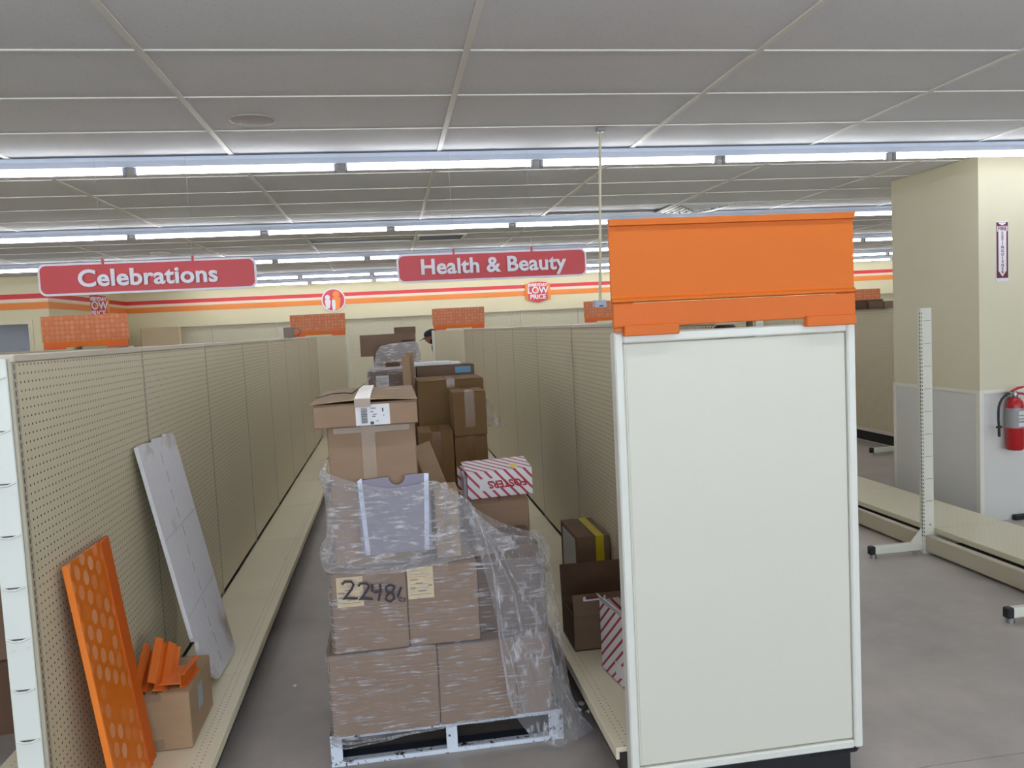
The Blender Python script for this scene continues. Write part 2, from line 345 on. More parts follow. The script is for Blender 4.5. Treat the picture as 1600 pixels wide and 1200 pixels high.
# ------------------------------------------------------------------ gondola shelving
Y0, SEC = 2.50, 1.2192
HT = 1.67
def gondola(cx, y0, nsec, label, lx=None, rx=None, sides='lr', ystart=None, panels=None, group=None):
    ya = ystart if ystart is not None else y0
    root = thing('gondola_shelving', label, 'shelving', (cx, ya, 0), group)
    ym = MB()
    for i in range(nsec):
        a = y0+SEC*i; b = a+SEC
        if ystart is not None and b <= ystart: continue
        a = max(a, ya)
        for s_, sgn in (('l', -1), ('r', 1)):
            if s_ not in sides: continue
            xf = cx+sgn*.040; xi = cx+sgn*.034
            for (z0, z1) in ((.19, HT-.025),):
                MB().box(min(xf, xi), max(xf, xi), a+.014, b-.014, z0, z1).obj('pegboard_panel', PEG_Y, root)
            fx = lx if s_ == 'l' else rx
            if fx is not None:
                x_in = cx+sgn*.042; lo_, hi_ = min(fx, x_in), max(fx, x_in)
                m = MB(); m.bbox(lo_, hi_, a+.002, b-.002, .152, .17, .003)
                m.box(fx if sgn < 0 else fx-.012, fx+.012 if sgn < 0 else fx, a+.002, b-.002, .128, .153)
                m.obj('base_shelf', DECKS[(cx, s_)], root)
                kx_ = fx-sgn*.05
                MB().box(min(kx_, kx_-sgn*.01), max(kx_, kx_-sgn*.01), a+.004, b-.004, .008, .126).obj('kick_plate', plain('kick_plate_dark', (70, 66, 60), .5), root)
            else:
                MB().box(min(xf, xi), max(xf, xi), a+.014, b-.014, .03, .125).obj('kick_plate', DARK, root)
        MB().bbox(cx-.043, cx+.043, a+.001, b-.001, HT-.024, HT, .004).obj('top_rail', RAIL, root)
    for i in range(nsec+1):
        y = y0+SEC*i
        if y < ya-.01: continue
        m = MB(); m.bbox(-.041, .041, -.014, .014, 0, HT-.02, .002)
        o = m.obj('upright', SLOT_Y, root, off=(0, 0, 0)); o.location = (0, y-ya, 0)
    return root
def dk(cx, s_, f):
    sg = -1 if s_ == 'l' else 1; DECKS[(cx, s_)] = deck_mat('base_shelf_%d_%s' % (int(cx*100), s_), (f-cx) - sg*.05)
DECKS = {}
L1, R1, L2, R3, R4 = -1.11, 1.165, -3.39, 5.87, 8.0
dk(L1, 'r', -.72); dk(L1, 'l', -1.50); dk(R1, 'l', .705); dk(R1, 'r', 1.625); dk(L2, 'r', -3.0); dk(L2, 'l', -3.78); dk(R4, 'l', 7.6)
g1 = gondola(L1, Y0, 8, 'long beige pegboard gondola left of the pallet aisle, with a white end post', -1.50, -.72)
gondola(R1, Y0, 8, 'long beige pegboard gondola on the right of the pallet aisle, behind the white end panel', .705, 1.625, ystart=2.68)
gondola(L2, Y0, 5, 'beige pegboard gondola in the far left aisle, mostly hidden by the near one', -3.78, -3.0)
gondola(R3, Y0+3*SEC, 5, 'beige pegboard gondola seen between the white end panel and the cream column')
gondola(R4, Y0+3*SEC, 5, 'beige pegboard gondola furthest right, seen past the cream column', 7.6)
gondola(3.47, Y0+4*SEC, 4, 'beige pegboard gondola hidden behind the near orange header', sides='lr', ystart=7.42)
# end post of the left gondola: notched face and punch-outs
m = MB(); m.bbox(L1-.042, L1+.030, Y0-.022, Y0-.0145, .0, HT-.012, .002); ep = m.obj('end_post_cover', plain('post_white', (226, 227, 218), .4, var=.01), g1)
for k in range(11):
    z = HT-.065-k*.152
    if z < .05: break
    m = MB(); m.box(L1-.030, L1+.020, Y0-.024, Y0-.0215, z-.0025, z+.001); m.obj('notch', plain('notch_dark', (70, 72, 76), .6), ep)
    m = MB(); m.tube([(L1-.036, Y0-.024, z+.001), (L1-.018, Y0-.026, z-.006), (L1+.004, Y0-.026, z-.006), (L1+.026, Y0-.024, z+.002)], .0035, 6); m.obj('notch_lip', WHITEFR, ep)
    if k % 3 == 2:
        m = MB(); m.tube([(L1-.025, Y0-.0215, z-.035), (L1-.025, Y0-.0245, z-.035)], .006, 8); m.tube([(L1+.016, Y0-.0215, z-.03), (L1+.016, Y0-.0245, z-.03)], .006, 8); m.obj('screw', WHITEFR, ep)

# end frames with orange headers at the far ends
def far_end(cx, Y, label, hlabel, w_=.82):
    t = thing('endcap_shelving', label, 'shelving', (cx, Y, 0))
    m = MB(); m.bbox(cx-w_/2, cx+w_/2, Y, Y+.02, .1, HT-.01); m.obj('back_panel', PEG_X, t)
    for s_ in (-1, 1): MB().bbox(cx+s_*w_/2-.02, cx+s_*w_/2+.02, Y-.01, Y+.04, 0, HT).obj('upright', ENAMEL_L, t)
    MB().bbox(cx-w_/2, cx+w_/2, Y+.01, Y+.42, .13, .16).obj('base_shelf', ENAMEL, t)
    h = thing('shelf_header', hlabel, 'sign', (cx, Y-.04, HT))
    m = MB(); m.bbox(cx-.41, cx+.41, Y-.03, Y-.015, HT+.075, HT+.335, .002); m.obj('header_board', DOTS_Z, h)
    m = MB(); m.bbox(cx-.40, cx+.40, Y-.035, Y-.012, HT+.02, HT+.075, .002); m.obj('header_channel', ORANGE, h)
    for a in (-.40, .20): MB().bbox(cx+a, cx+a+.20, Y-.038, Y-.010, HT+.0015, HT+.05, .002).obj('mounting_bracket', plain('orange_bracket', (214, 92, 34), .5), h)
far_end(-1.06, 12.62, 'end frame closing the left pallet-aisle gondola at its far end', 'orange dotted header on the far end of the left gondola, under the round people logo')
far_end(1.09, 12.70, 'end frame closing the right pallet-aisle gondola at its far end', 'orange dotted header on the far end below the Health and Beauty sign')
far_end(-3.02, 8.72, 'end frame at the far end of the far left aisle gondola', 'orange dotted header at the far left, below the Celebrations sign')
far_end(3.50, 12.62, 'end frame mostly hidden behind the near white end panel', 'orange dotted header peeking out left of the big plain orange header')
far_end(8.0, 12.9, 'end frame of the furthest right gondola', 'orange dotted header peeking out right of the big plain orange header')

# wall shelving along the back wall
wb = thing('wall_shelving', 'tall beige pegboard wall shelving along the striped back wall', 'shelving', (-4.9, 16.5, 0))
x = -4.62; Xs = []
while x < XR-.5:
    MB().box(x+.008, x+SEC-.008, 16.46, 16.475, .18, 1.97).obj('pegboard_panel', PEG_WALL, wb)
    MB().bbox(x+.003, x+SEC-.003, 16.40, 16.50, 1.97, 1.99, .003).obj('top_rail', RAIL, wb)
    o = MB().bbox(-.012, .012, 16.44-16.5, 16.50-16.5, 0, 1.97, .002).obj('upright', SLOT_X, wb, off=(0, 0, 0)); o.location = (x+4.9, 0, 0)
    MB().bbox(x+.003, x+SEC-.003, 16.02, 16.46, .14, .17, .003).obj('base_shelf', ENAMEL, wb)
    x += SEC
ws = thing('wall_shelving', 'short run of beige wall shelving on the side wall by the office door', 'shelving', (-4.9, 13.3, 0))
for i in range(2):
    a = 13.9+i*SEC; MB().box(-4.90, -4.885, a, a+SEC-.01, .18, 1.97).obj('pegboard_panel', PEG_WALLY, ws)
    MB().bbox(-4.97, -4.87, a, a+SEC-.01, 1.97, 1.985).obj('top_rail', RAIL, ws)
# big cardboard end leaning there
m = MB(); m.bbox(-4.55, -3.87, 15.85, 16.0, .17, 1.98, .01); tag(m.obj('tall_carton', plain('pale_kraft', (206, 186, 154), .7), off=(-4.2, 15.9, .17)), 'tall pale flat carton standing against the back wall shelving at the far left', 'box')

# near end panel
EY = 2.62
t = thing('endcap_display', 'large blank white end panel on a black base, nearest the camera', 'shelving', (1.17, EY, 0))
m = MB(); m.bbox(.770, 1.572, EY-.004, EY+.03, .13, 1.600, .003); m.obj('panel_face', WHITEPANEL, t)
x0, x1 = .738, 1.605
for b in ((x0, .768, .098, 1.638), (1.574, x1, .098, 1.638)): MB().bbox(b[0], b[1], EY-.016, EY+.04, b[2], b[3], .005).obj('frame_stile', WHITEFR, t)
MB().bbox(.769, 1.573, EY-.016, EY+.04, 1.603, 1.636, .005).obj('frame_rail', WHITEFR, t)
MB().bbox(.769, 1.573, EY-.016, EY+.04, .098, .127, .005).obj('frame_rail', WHITEFR, t)
MB().box(.779, 1.563, EY-.006, EY-.0041, .138, 1.592).obj('inner_sheet', WHITEPANEL, t)
MB().bbox(.80, 1.565, EY, EY+.05, .0, .096, .004).obj('base', BLACK, t); MB().bbox(1.40, 1.60, EY-.005, EY+.03, .07, .0965, .012).obj('base', BLACK, t)
h = thing('shelf_header', 'big plain orange header on top of the white end panel', 'sign', (1.166, EY, 1.62))
hx0, hx1 = .733, 1.600
prof = [(-.006, .10), (-.014, .104), (-.014, .112), (-.004, .118), (-.002, .122), (-.002, .352), (-.016, .354), (-.018, .374), (.012, .376), (.012, .36), (.008, .10)]
m = MB(); m.prism([(p[0], p[1]) for p in prof][::-1], hx0, hx1, Matrix(((0, 0, 1, 0), (1, 0, 0, EY-.018), (0, 1, 0, 1.636), (0, 0, 0, 1)))); m.obj('header_board', ORANGE, h)
MB().bbox(hx0+.001, hx1-.001, EY-.030, EY-.012, 1.655, 1.734, .003).obj('header_channel', ORANGE2, h)
for a, b, z0, z1 in ((.766, .956, 1.626, 1.6545), (1.41, 1.594, 1.626, 1.6545)): MB().bbox(a, b, EY-.044, EY-.0175, z0, z1+.008, .003).obj('mounting_bracket', ORANGE2, h)
MB().bbox(hx0+.004, .764, EY-.028, EY-.0175, 1.640, 1.654, .002).obj('channel_end', ORANGE2, h)

# frame of the stripped gondola on the right
FX = 3.53
t = thing('bare_shelving', 'stripped gondola frame on the right with a bare slotted upright and no back panels', 'shelving', (FX, 3.70, 0))
for i, y in enumerate((3.70, 4.915, 6.135, 7.355)):
    m = MB(); m.bbox(FX-.045, FX+.035, y-.02, y+.018, .0, 1.66, .002); up = m.obj('upright', ENAMEL_L, t)
    m = MB()
    for k in range(60): m.box(FX-.0455, FX-.0445, y-.013, y-.006, .12+k*.0254, .12+k*.0254+.014)
    for k in range(60): m.box(FX-.041, FX-.036, y-.0207, y-.0197, .12+k*.0254, .12+k*.0254+.013)
    m.obj('slots', plain('slot_dark', (52, 46, 40), .7), up)
    m = MB()
    for k in range(9): m.box(FX-.025, FX+.025, y-.0225, y-.0195, .36+k*.152, .363+k*.152)
    m.tube([(FX+.005, y-.024, .20), (FX+.005, y-.019, .20)], .006, 8); m.obj('notch', plain('notch_grey', (120, 118, 110), .6), up)
    b = MB(); b.bbox(FX-.42, FX-.045, y-.022, y+.020, .028, .082, .005); ft = b.obj('foot', ENAMEL_L, t)
    MB().bbox(FX-.435, FX-.395, y-.0235, y+.0215, .026, .0835, .006).obj('end_cap', BLACK, ft)
    b = MB(); b.tube([(FX-.405, y, .0), (FX-.405, y, .028)], .022, 10); b.tube([(FX-.10, y, .0), (FX-.10, y, .028)], .01, 8); b.obj('leveller', METAL, ft)
    b = MB(); b.prism([(FX-.13, .082), (FX-.045, .082), (FX-.045, .18)], -.003, .003, Matrix(((1, 0, 0, 0), (0, 0, -1, y), (0, 1, 0, 0), (0, 0, 0, 1)))); b.obj('gusset', ENAMEL_L, ft)
    b = MB(); b.bbox(FX+.035, 4.07, y-.012, y+.012, .05, .14, .003); b.obj('shelf_bracket', ENAMEL_L, t)
for a, b in ((3.72, 4.895), (4.935, 6.115), (6.155, 7.335)):
    MB().bbox(FX-.030, FX+.012, a, b, .018, .132, .006).obj('base_beam', plain('beam_beige', (186, 178, 156), .4), t)
dmat = NT('perforated_deck'); v, x, y, z = dmat.xyz(); hh = dmat.holes(x, y, .0381, .0508, .003); dmat.col(dmat.mix(hh, lin((208, 202, 176)), lin((150, 140, 116)))); dmat.rough(.3)
for a, b in ((3.702, 4.913), (4.917, 6.133), (6.137, 7.353)):
    m = MB(); m.bbox(3.575, 4.105, a, b, .155, .172, .003); m.box(3.575, 3.59, a, b, .135, .156); m.obj('base_shelf', dmat.m, t)
MB().box(FX+.02, 4.08, 3.72, 7.33, .0, .010).obj('gap_shade', DARK, t)  # near-black sheet standing in for the shade under the decks
# foot of the far right gondola
for y in (7.38, 8.42):
    t = thing('shelving_leg_base', 'beige shelving foot with a black cap sticking out beside the cream column' if y > 8 else 'beige shelving foot hidden behind the cream column', 'shelving foot', (5.6, y, 0))
    MB().bbox(5.36, 5.82, y-.02, y+.02, .03, .085, .005).obj('foot_bar', ENAMEL_L, t); MB().bbox(5.34, 5.38, y-.022, y+.022, .028, .087, .006).obj('end_cap', BLACK, t)
    MB().tube([(5.40, y, 0), (5.40, y, .03)], .02, 8).obj('leveller', METAL, t)

# ------------------------------------------------------------------ aisle signs
def aisle_sign(x0, x1, z0, z1, Y, text, label, size, tz=0, sx=1.0):
    cx, cz = (x0+x1)/2, (z0+z1)/2
    t = thing('aisle_sign', label, 'sign', (cx, Y, z0))
    M = face_cam(cx, Y, cz)
    MB().prism(rrect(x1-x0, z1-z0, .042), -.010, 0, M).obj('border', SIGN_W, t)
    MB().prism(rrect(x1-x0-.024, z1-z0-.024, .033), 0, .003, M).obj('plate', SIGN_RED, t)
    txt(text, 'lettering', size, SIGN_W, t, face_cam(cx, Y-.013, cz+tz), extrude=.006, offset=size*.026, sx=sx, space=1.03)
    for dx in (-.30*(x1-x0)+.06, .30*(x1-x0)-.06):
        px = cx+dx*.82
        m = MB(); m.bbox(px-.006, px+.006, Y-.008, Y+.012, z1-.012, z1+.020, .002); m.obj('clip', SIGN_RED, t)
        MB().tube([(px, Y, z1+.015), (px, Y, CH-.005)], .0006, 4).obj('hanging_wire', METAL, t)
SY = 5.0
aisle_sign(-1.966, -.757, 1.982, 2.166, SY, 'Celebrations', 'red hanging aisle sign reading Celebrations', .134, -.004, 1.08)
aisle_sign(.070, 1.258, 1.972, 2.148, SY, 'Health & Beauty', 'red hanging aisle sign reading Health & Beauty', .128, .0, 1.04)
# round people logo on the back wall
t = thing('round_logo_sign', 'round red sign with white and orange people figures on the back wall stripe', 'sign', (-1.06, 16.59, 2.37))
def disc(r, n=32, sx=1): return [(sx*r*math.cos(2*math.pi*i/n), r*math.sin(2*math.pi*i/n)) for i in range(n)]
M = face_cam(-1.06, 16.575, 2.375)
MB().prism(disc(.235), -.02, 0, M).obj('rim', SIGN_W, t); MB().prism(disc(.212), 0, .004, M).obj('disc', SIGN_RED, t)
def person_shape(cx, cy, hr, bw, bot, tp):
    # head disc plus shoulders tapering to the rim
    pts = [(cx-bw*.5, tp), (cx-bw*.42, tp+.02), (cx+bw*.42, tp+.02), (cx+bw*.5, tp), (cx+bw*.42, (tp+bot)/2), (cx+bw*.3, bot), (cx-bw*.3, bot), (cx-bw*.42, (tp+bot)/2)]
    return pts[::-1]
for (hx, hy, hr, bw, bot, tp, mt, zz) in ((.055, .105, .068, .17, -.19, .03, OR_B, .008), (-.115, .055, .05, .115, -.165, -.01, SIGN_W, .008), (.0, -.03, .036, .08, -.205, -.075, SIGN_W, .010)):
    m = MB(); m.prism([(hx+hr*math.cos(2*math.pi*i/20), hy+hr*math.sin(2*math.pi*i/20)) for i in range(20)], .004, zz, M); m.prism(person_shape(hx, hy, hr, bw, bot, tp), .004, zz-.001, M); m.obj('figure', mt, t)
def low_price(t, Mf, s=1.0):
    MB().prism([(-.27*s, -.16*s), (0, -.21*s), (.27*s, -.16*s), (.27*s, .17*s), (-.27*s, .17*s)], -.02, 0, Mf).obj('side_wings', OR_B, t)
    MB().prism([(-.205*s, -.175*s), (0, -.235*s), (.205*s, -.175*s), (.205*s, .19*s), (0, .205*s), (-.205*s, .19*s)], 0, .01, Mf).obj('shield', SIGN_RED, t)
    for body, dz, sz in (('EVERYDAY', .135, .085), ('LOW', .02, .19), ('PRICE', -.115, .135)):
        txt(body, 'lettering', sz*s, SIGN_W, t, Mf @ Matrix.Translation((0, dz*s, .013)), extrude=.002, offset=.004*s)
    MB().prism([(-.028*s+.032*s*math.cos(2*math.pi*i/16), .015*s+.032*s*math.sin(2*math.pi*i/16)) for i in range(16)], .012, .017, Mf).obj('emblem', OR_B, t)
t = thing('price_sign', 'shield sign reading EVERYDAY LOW PRICE on the back wall under the Health & Beauty sign', 'sign', (3.1, 16.57, 2.37))
low_price(t, face_cam(3.10, 16.565, 2.365), .98)
t = thing('price_sign', 'LOW PRICE shield sign seen edge-on on the left side wall under the Celebrations sign', 'sign', (-4.95, 14.85, 2.36))
low_price(t, Matrix.Translation((-4.94, 14.85, 2.36)) @ Matrix.Rotation(R(62), 4, 'Z') @ Matrix.Rotation(R(90), 4, 'X'), 1.0)

# fire extinguisher and its sign
t = thing('fire_extinguisher_sign', 'vertical maroon and white fire extinguisher sign on the cream column', 'sign', (4.592, 5.495, 1.83))
M = face_cam(4.592, 5.495, 2.054); MAR = plain('sign_maroon', (96, 20, 38), .4); GLW = plain('sign_white_gloss', (226, 220, 226), .12)
MB().prism(rrect(.104, .45, .004, 2), -.004, 0, M).obj('plate', GLW, t)
m = MB(); m.box(4.544, 4.640, 5.4935, 5.495, 1.854, 2.271); m.obj('maroon_field', MAR, t)
m = MB(); m.prism([(-.033, .15), (.033, .15), (.033, -.145), (0, -.19), (-.033, -.145)][::-1], .0016, .0024, M); m.obj('white_arrow', GLW, t)
m = MB(); m.prism([(-.03, .207), (0, .192), (.03, .207), (.03, .215), (-.03, .215)][::-1], .0016, .0024, M); m.obj('white_arrow', GLW, t)
MB().box(4.550, 4.634, 5.492, 5.4935, 2.203, 2.242).obj('white_field', GLW, t)
txt('FIRE', 'lettering', .040, MAR, t, M @ Matrix.Translation((0, .168, .0035)), extrude=.0006, offset=.001)
for i, ch in enumerate('EXTINGUISHER'):
    txt(ch, 'lettering', .030, MAR, t, M @ Matrix.Translation((0, .135-i*.0265, .003)), extrude=.0006, offset=.0008)
ex = (4.630, 5.425, .555)
t = thing('fire_extinguisher', 'red fire extinguisher with black hose hung on the cream column', 'fire extinguisher', ex)
MB().lathe([(0, 0), (.052, 0), (.060, .012), (.0605, .33), (.055, .365), (.035, .392), (.018, .40), (.0, .40)], ex).obj('cylinder', EXT_RED, t)
MB().lathe([(.0612, .17), (.0612, .32)], ex).obj('label', plain('ext_label', (150, 150, 150), .4), t)
m = MB()
for k, (z0, z1) in enumerate(((.182, .21), (.225, .235), (.245, .262), (.27, .30))): m.box(ex[0]-.02, ex[0]+.035, ex[1]-.0655, ex[1]-.058, ex[2]+z0, ex[2]+z1)
m.obj('label_print', PAPER, t)
MB().lathe([(.018, .395), (.022, .40), (.022, .43), (.014, .445), (0, .445)], ex, 12).obj('valve', METAL, t)
MB().bbox(ex[0]-.045, ex[0]+.03, ex[1]-.012, ex[1]+.012, ex[2]+.425, ex[2]+.437, .003).obj('valve_arm', METAL, t)
m = MB(); m.tube([(ex[0]-.03, ex[1], ex[2]+.445), (ex[0]+.02, ex[1]-.01, ex[2]+.468), (ex[0]+.07, ex[1]-.03, ex[2]+.478)], [.008, .011, .006], 8); m.obj('handle', EXT_RED, t)
m = MB(); m.tube([(ex[0]-.01, ex[1], ex[2]+.43), (ex[0]+.05, ex[1]-.02, ex[2]+.425), (ex[0]+.085, ex[1]-.03, ex[2]+.40)], [.008, .009, .005], 8); m.obj('lever', EXT_RED, t)
m = MB(); hx = [(ex[0]-.045+.0, ex[1], ex[2]+.43)] + [(ex[0]-.045-.10*math.sin(a), ex[1]-.01, ex[2]+.43-.13*(1-math.cos(a))) for a in [i*math.pi/12 for i in range(1, 7)]] + [(ex[0]-.146, ex[1]-.01, ex[2]+.24), (ex[0]-.142, ex[1]-.01, ex[2]+.19)]
m.tube(hx, .009, 10); m.obj('hose', BLACK, t)
m = MB(); m.tube([(ex[0]-.142, ex[1]-.01, ex[2]+.19), (ex[0]-.140, ex[1]-.01, ex[2]+.11)], .010, 10); m.bbox(ex[0]-.162, ex[0]-.12, ex[1]-.02, ex[1], ex[2]+.175, ex[2]+.19, .003); m.obj('nozzle', BLACK, t)
m = MB(); m.box(ex[0]+.03, ex[0]+.07, ex[1]-.070, ex[1]-.068, ex[2]+.23, ex[2]+.40); m.obj('inspection_tag', PAPER, t)
m = MB(); m.bbox(ex[0]-.02, ex[0]+.02, ex[1]+.055, 5.493, ex[2]+.15, ex[2]+.44, .003); m.box(ex[0]-.018, ex[0]+.018, ex[1]+.015, 5.493, ex[2]+.40, ex[2]+.41); m.obj('wall_bracket', METAL, t)

# hanging conduit with outlet box
t = thing('conduit_drop', 'thin beige conduit hanging from the ceiling to a small grey outlet box', 'conduit', (1.215, 4.48, 1.75))
MB().tube([(1.195, 4.48, 1.78), (1.238, 4.48, CH-.003)], .008, 8).obj('conduit', ENAMEL, t)
MB().bbox(1.155, 1.225, 4.45, 4.49, 1.757, 1.80, .004).obj('outlet_box', plain('outlet_grey', (178, 182, 196), .4), t)
MB().box(1.182, 1.206, 4.448, 4.45, 1.764, 1.771).obj('outlet_mark', plain('outlet_mark', (60, 50, 70), .5), t)
MB().bbox(1.215, 1.262, 4.46, 4.50, CH-.03, CH-.004, .004).obj('ceiling_clamp', METAL, t)

# ceiling vents, detector and sensor discs
def vent(kx, j, rows, label, dark):
    x0 = GX0+2*S*kx+.02; y0 = GY0+S*j+.02; x1 = x0+2*S*(.5 if not dark else .5)-.04; y1 = y0+S*rows-.04
    t = thing('ceiling_vent', label, 'vent', ((x0+x1)/2, (y0+y1)/2, CH))
    m = MB(); m.box(x0, x1, y0, y1, CH+.015, CH+.022); m.obj('duct', DARK if dark else plain('vent_grey', (150, 152, 150), .5), t)
    m = MB()
    for a in ((x0, x1, y0, y0+.03), (x0, x1, y1-.03, y1), (x0, x0+.03, y0+.03, y1-.03), (x1-.03, x1, y0+.03, y1-.03)): m.box(*a, CH-.012, CH+.015)
    m.obj('vent_frame', GRID, t); n = 14 if dark else 4
    for i in range(n):
        if dark: yy = y0+.04+(y1-y0-.08)*i/(n-1); MB().box(x0+.03, x1-.03, yy-.004, yy+.004, CH-.004, CH+.014).obj('louvre', plain('vent_bar', (110, 108, 106), .5), t)
        else:
            d = .05+i*.055; m = MB()
            for a in ((x0+d, x1-d, y0+d, y0+d+.012), (x0+d, x1-d, y1-d-.012, y1-d), (x0+d, x0+d+.012, y0+d, y1-d), (x1-d-.012, x1-d, y0+d, y1-d)):
                if a[1] > a[0] and a[3] > a[2]: m.box(*a, CH-.02-.008*i, CH+.012)
            m.obj('louvre', plain('vent_ring', (206, 206, 202), .4), t)
vent(1, 10, 1, 'dark slotted return vent in the ceiling above the Health & Beauty sign', True)
vent(3, 7, 1, 'square white louvred air diffuser in the ceiling above the big orange header', False)
for (x, y, lb, dz) in ((-.609, 4.254, 'faint round patch on the ceiling tile before the nearest light row', .0), (-2.665, 10.31, 'round white detector on the ceiling above the Celebrations sign', .018)):
    o = MB().lathe([(0, -.004-dz), (.10, -.004-dz), (.115, -.001), (.115, .003), (0, .003)], (x, y, CH), 28).obj('ceiling_disc', plain('disc_white' if dz else 'disc_pinkish', (222, 218, 208) if dz else (178, 168, 166), .6), off=(x, y, CH)); tag(o, lb, 'ceiling disc')

# ------------------------------------------------------------------ cartons
def carton(name, label, x0, x1, y0, y1, z0, z1, mat=None, tape=None, yaw=0, group=None, opened=False, cat='box'):
    mat = mat or C_A; cx, cy = (x0+x1)/2, (y0+y1)/2
    t = thing(name, label, cat, (cx, cy, z0), group)
    Mr = Matrix.Translation((cx, cy, 0)) @ Matrix.Rotation(R(yaw), 4, 'Z') @ Matrix.Translation((-cx, -cy, 0))
    if opened:
        m = MB(); T = .004
        for a in ((x0, x1, y0, y0+T, z0, z1), (x0, x1, y1-T, y1, z0, z1), (x0, x0+T, y0+T, y1-T, z0, z1), (x1-T, x1, y0+T, y1-T, z0, z1), (x0, x1, y0, y1, z0, z0+T)): m.box(*a, M=Mr)
        m.obj('box_body', mat, t)
    else:
        m = MB(); m.bbox(x0, x1, y0, y1, z0+.0005, z1-.004, .004, M=Mr); m.obj('box_body', mat, t)
        long_x = (x1-x0) >= (y1-y0)
        g = .0015
        if long_x:
            for a in ((x0, x1, y0, cy-g), (x0, x1, cy+g, y1)): MB().bbox(a[0]+.001, a[1]-.001, a[2]+.001, a[3]-.001, z1-.004, z1, .001, M=Mr).obj('top_flap', mat, t)
        else:
            for a in ((x0, cx-g, y0, y1), (cx+g, x1, y0, y1)): MB().bbox(a[0]+.001, a[1]-.001, a[2]+.001, a[3]-.001, z1-.004, z1, .001, M=Mr).obj('top_flap', mat, t)
        if tape:
            tm_, wd, dn = tape; m = MB()
            if long_x: m.box(x0-.0006, x1+.0006, cy-wd/2, cy+wd/2, z1, z1+.0006, M=Mr); m2 = MB().box(x0-.0008, x0, cy-wd/2, cy+wd/2, z1-dn, z1, M=Mr)
            else: m.box(cx-wd/2, cx+wd/2, y0-.0006, y1+.0006, z1, z1+.0006, M=Mr); m2 = MB().box(cx-wd/2, cx+wd/2, y0-.0008, y0, z1-dn, z1, M=Mr)
            m.obj('tape', tm_, t); m2.obj('tape', tm_, t)
    t['_m'] = 0; del t['_m']
    return t, Mr
def lab(t, x0, x1, Y, z0, z1, mat, lines, label=None, Mr=None, name='paper_label', barcode=None, rot=0):
    Mr = Mr or Matrix.Identity(4)
    p = MB().box(x0, x1, Y-.0009, Y-.0003, z0, z1, M=Mr).obj(name, mat, t)
    if label: p['label'] = label
    m = MB()
    for (a, b, c, d) in lines: m.box(x0+(x1-x0)*a, x0+(x1-x0)*b, Y-.0014, Y-.0009, z0+(z1-z0)*c, z0+(z1-z0)*d, M=Mr)
    if lines: m.obj('print', INK if barcode else INKL, p)
    return p

# front pallet
PX0, PX1, PY0, PY1 = -.322, .602, 3.11, 4.30
t = thing('wooden_pallet', 'wooden pallet with chipped white paint under the wrapped cartons', 'pallet', ((PX0+PX1)/2, (PY0+PY1)/2, 0))
def chip(x0, x1, y0, y1, z0, z1, name, mt):
    MB().bbox(x0, x1, y0, y1, z0, z1, .004).obj(name, mt, t)
for (a, b) in ((PX0, PX0+.045), (.128, .172), (PX1-.06, PX1)): chip(a, b, PY0+.002, PY1, .018, .110, 'stringer', WOODD); MB().bbox(a, b, PY0-.002, PY0+.0018, .018, .110, .001).obj('painted_end', PAL, t)
for i in range(6): y = PY0+i*.215; chip(PX0, PX1, y, y+.095, .110, .128, 'deck_board', WOODD)
for y in (PY0, PY0+.5, PY1-.1): chip(PX0, PX1, y, y+.09, 0, .018, 'bottom_board', WOODD)
MB().bbox(PX0, PX1, PY0-.004, PY0-.0002, .001, .0185, .001).obj('painted_edge', PAL, t); MB().bbox(PX0, PX1, PY0-.004, PY0-.0022, .1105, .1275, .001).obj('painted_edge', PAL, t)
MB().box(PX0+.01, PX1-.01, PY0+.0, PY0+.03, .0182, .0195).obj('paint_strip', PAL, t)
YF1 = 3.085
W = 'brown carton under clear stretch film, '
carton('carton', W+'lower left of the front pallet stack', -.306, .108, YF1, YF1+.55, .1285, .452, C_A, (TAPE_C, .05, .06))
carton('carton', W+'lower middle of the front pallet stack', .111, .415, YF1, YF1+.55, .1285, .446, C_A, (TAPE_C, .05, .06))
carton('carton', W+'lower right corner of the front pallet stack', .418, .560, YF1+.01, YF1+.55, .1285, .452, C_A)
c1, M1 = carton('carton', W+'middle row left, marked by hand in black', -.278, .006, YF1+.01, YF1+.50, .453, .772, C_A, (TAPE_C, .05, .06))
lab(c1, -.258, -.158, YF1+.01, .635, .752, PAPER_Y, [(.05, .9, .12, .14), (.4, .7, .22, .27), (.05, .2, .3, .35), (.05, .3, .45, .5), (.3, .6, .55, .58), (.1, .9, .66, .67), (.1, .8, .72, .73), (.1, .9, .8, .81)], 'cream printed label')
c2, M2 = carton('carton', W+'middle row centre, with a cream label at its corner', .009, .284, YF1+.01, YF1+.50, .453, .772, C_A, (TAPE_C, .05, .06))
lab(c2, .012, .112, YF1+.01, .642, .765, PAPER_Y, [(.05, .9, .12, .14), (.4, .7, .22, .27), (.1, .3, .33, .37), (.8, .95, .38, .42), (.3, .6, .48, .51), (.1, .8, .46, .47), (.1, .8, .7, .71), (.1, .4, .6, .63), (.1, .8, .78, .79), (.1, .6, .9, .91)], 'cream printed label')
carton('carton', W+'middle row right, set back under the loose film', .290, .545, YF1+.09, YF1+.38, .453, .800, C_D)
carton('carton', W+'lower back left of the front pallet stack', -.30, .13, 3.65, 4.2, .1285, .62, C_A); carton('carton', W+'lower back right of the front pallet stack', .14, .555, 3.65, 4.2, .1285, .62, C_A)
ct, Mt = carton('carton', 'tall brown carton with pale tape, standing on the wrapped front stack', -.258, .078, 3.14, 3.58, .773, 1.330, C_A)
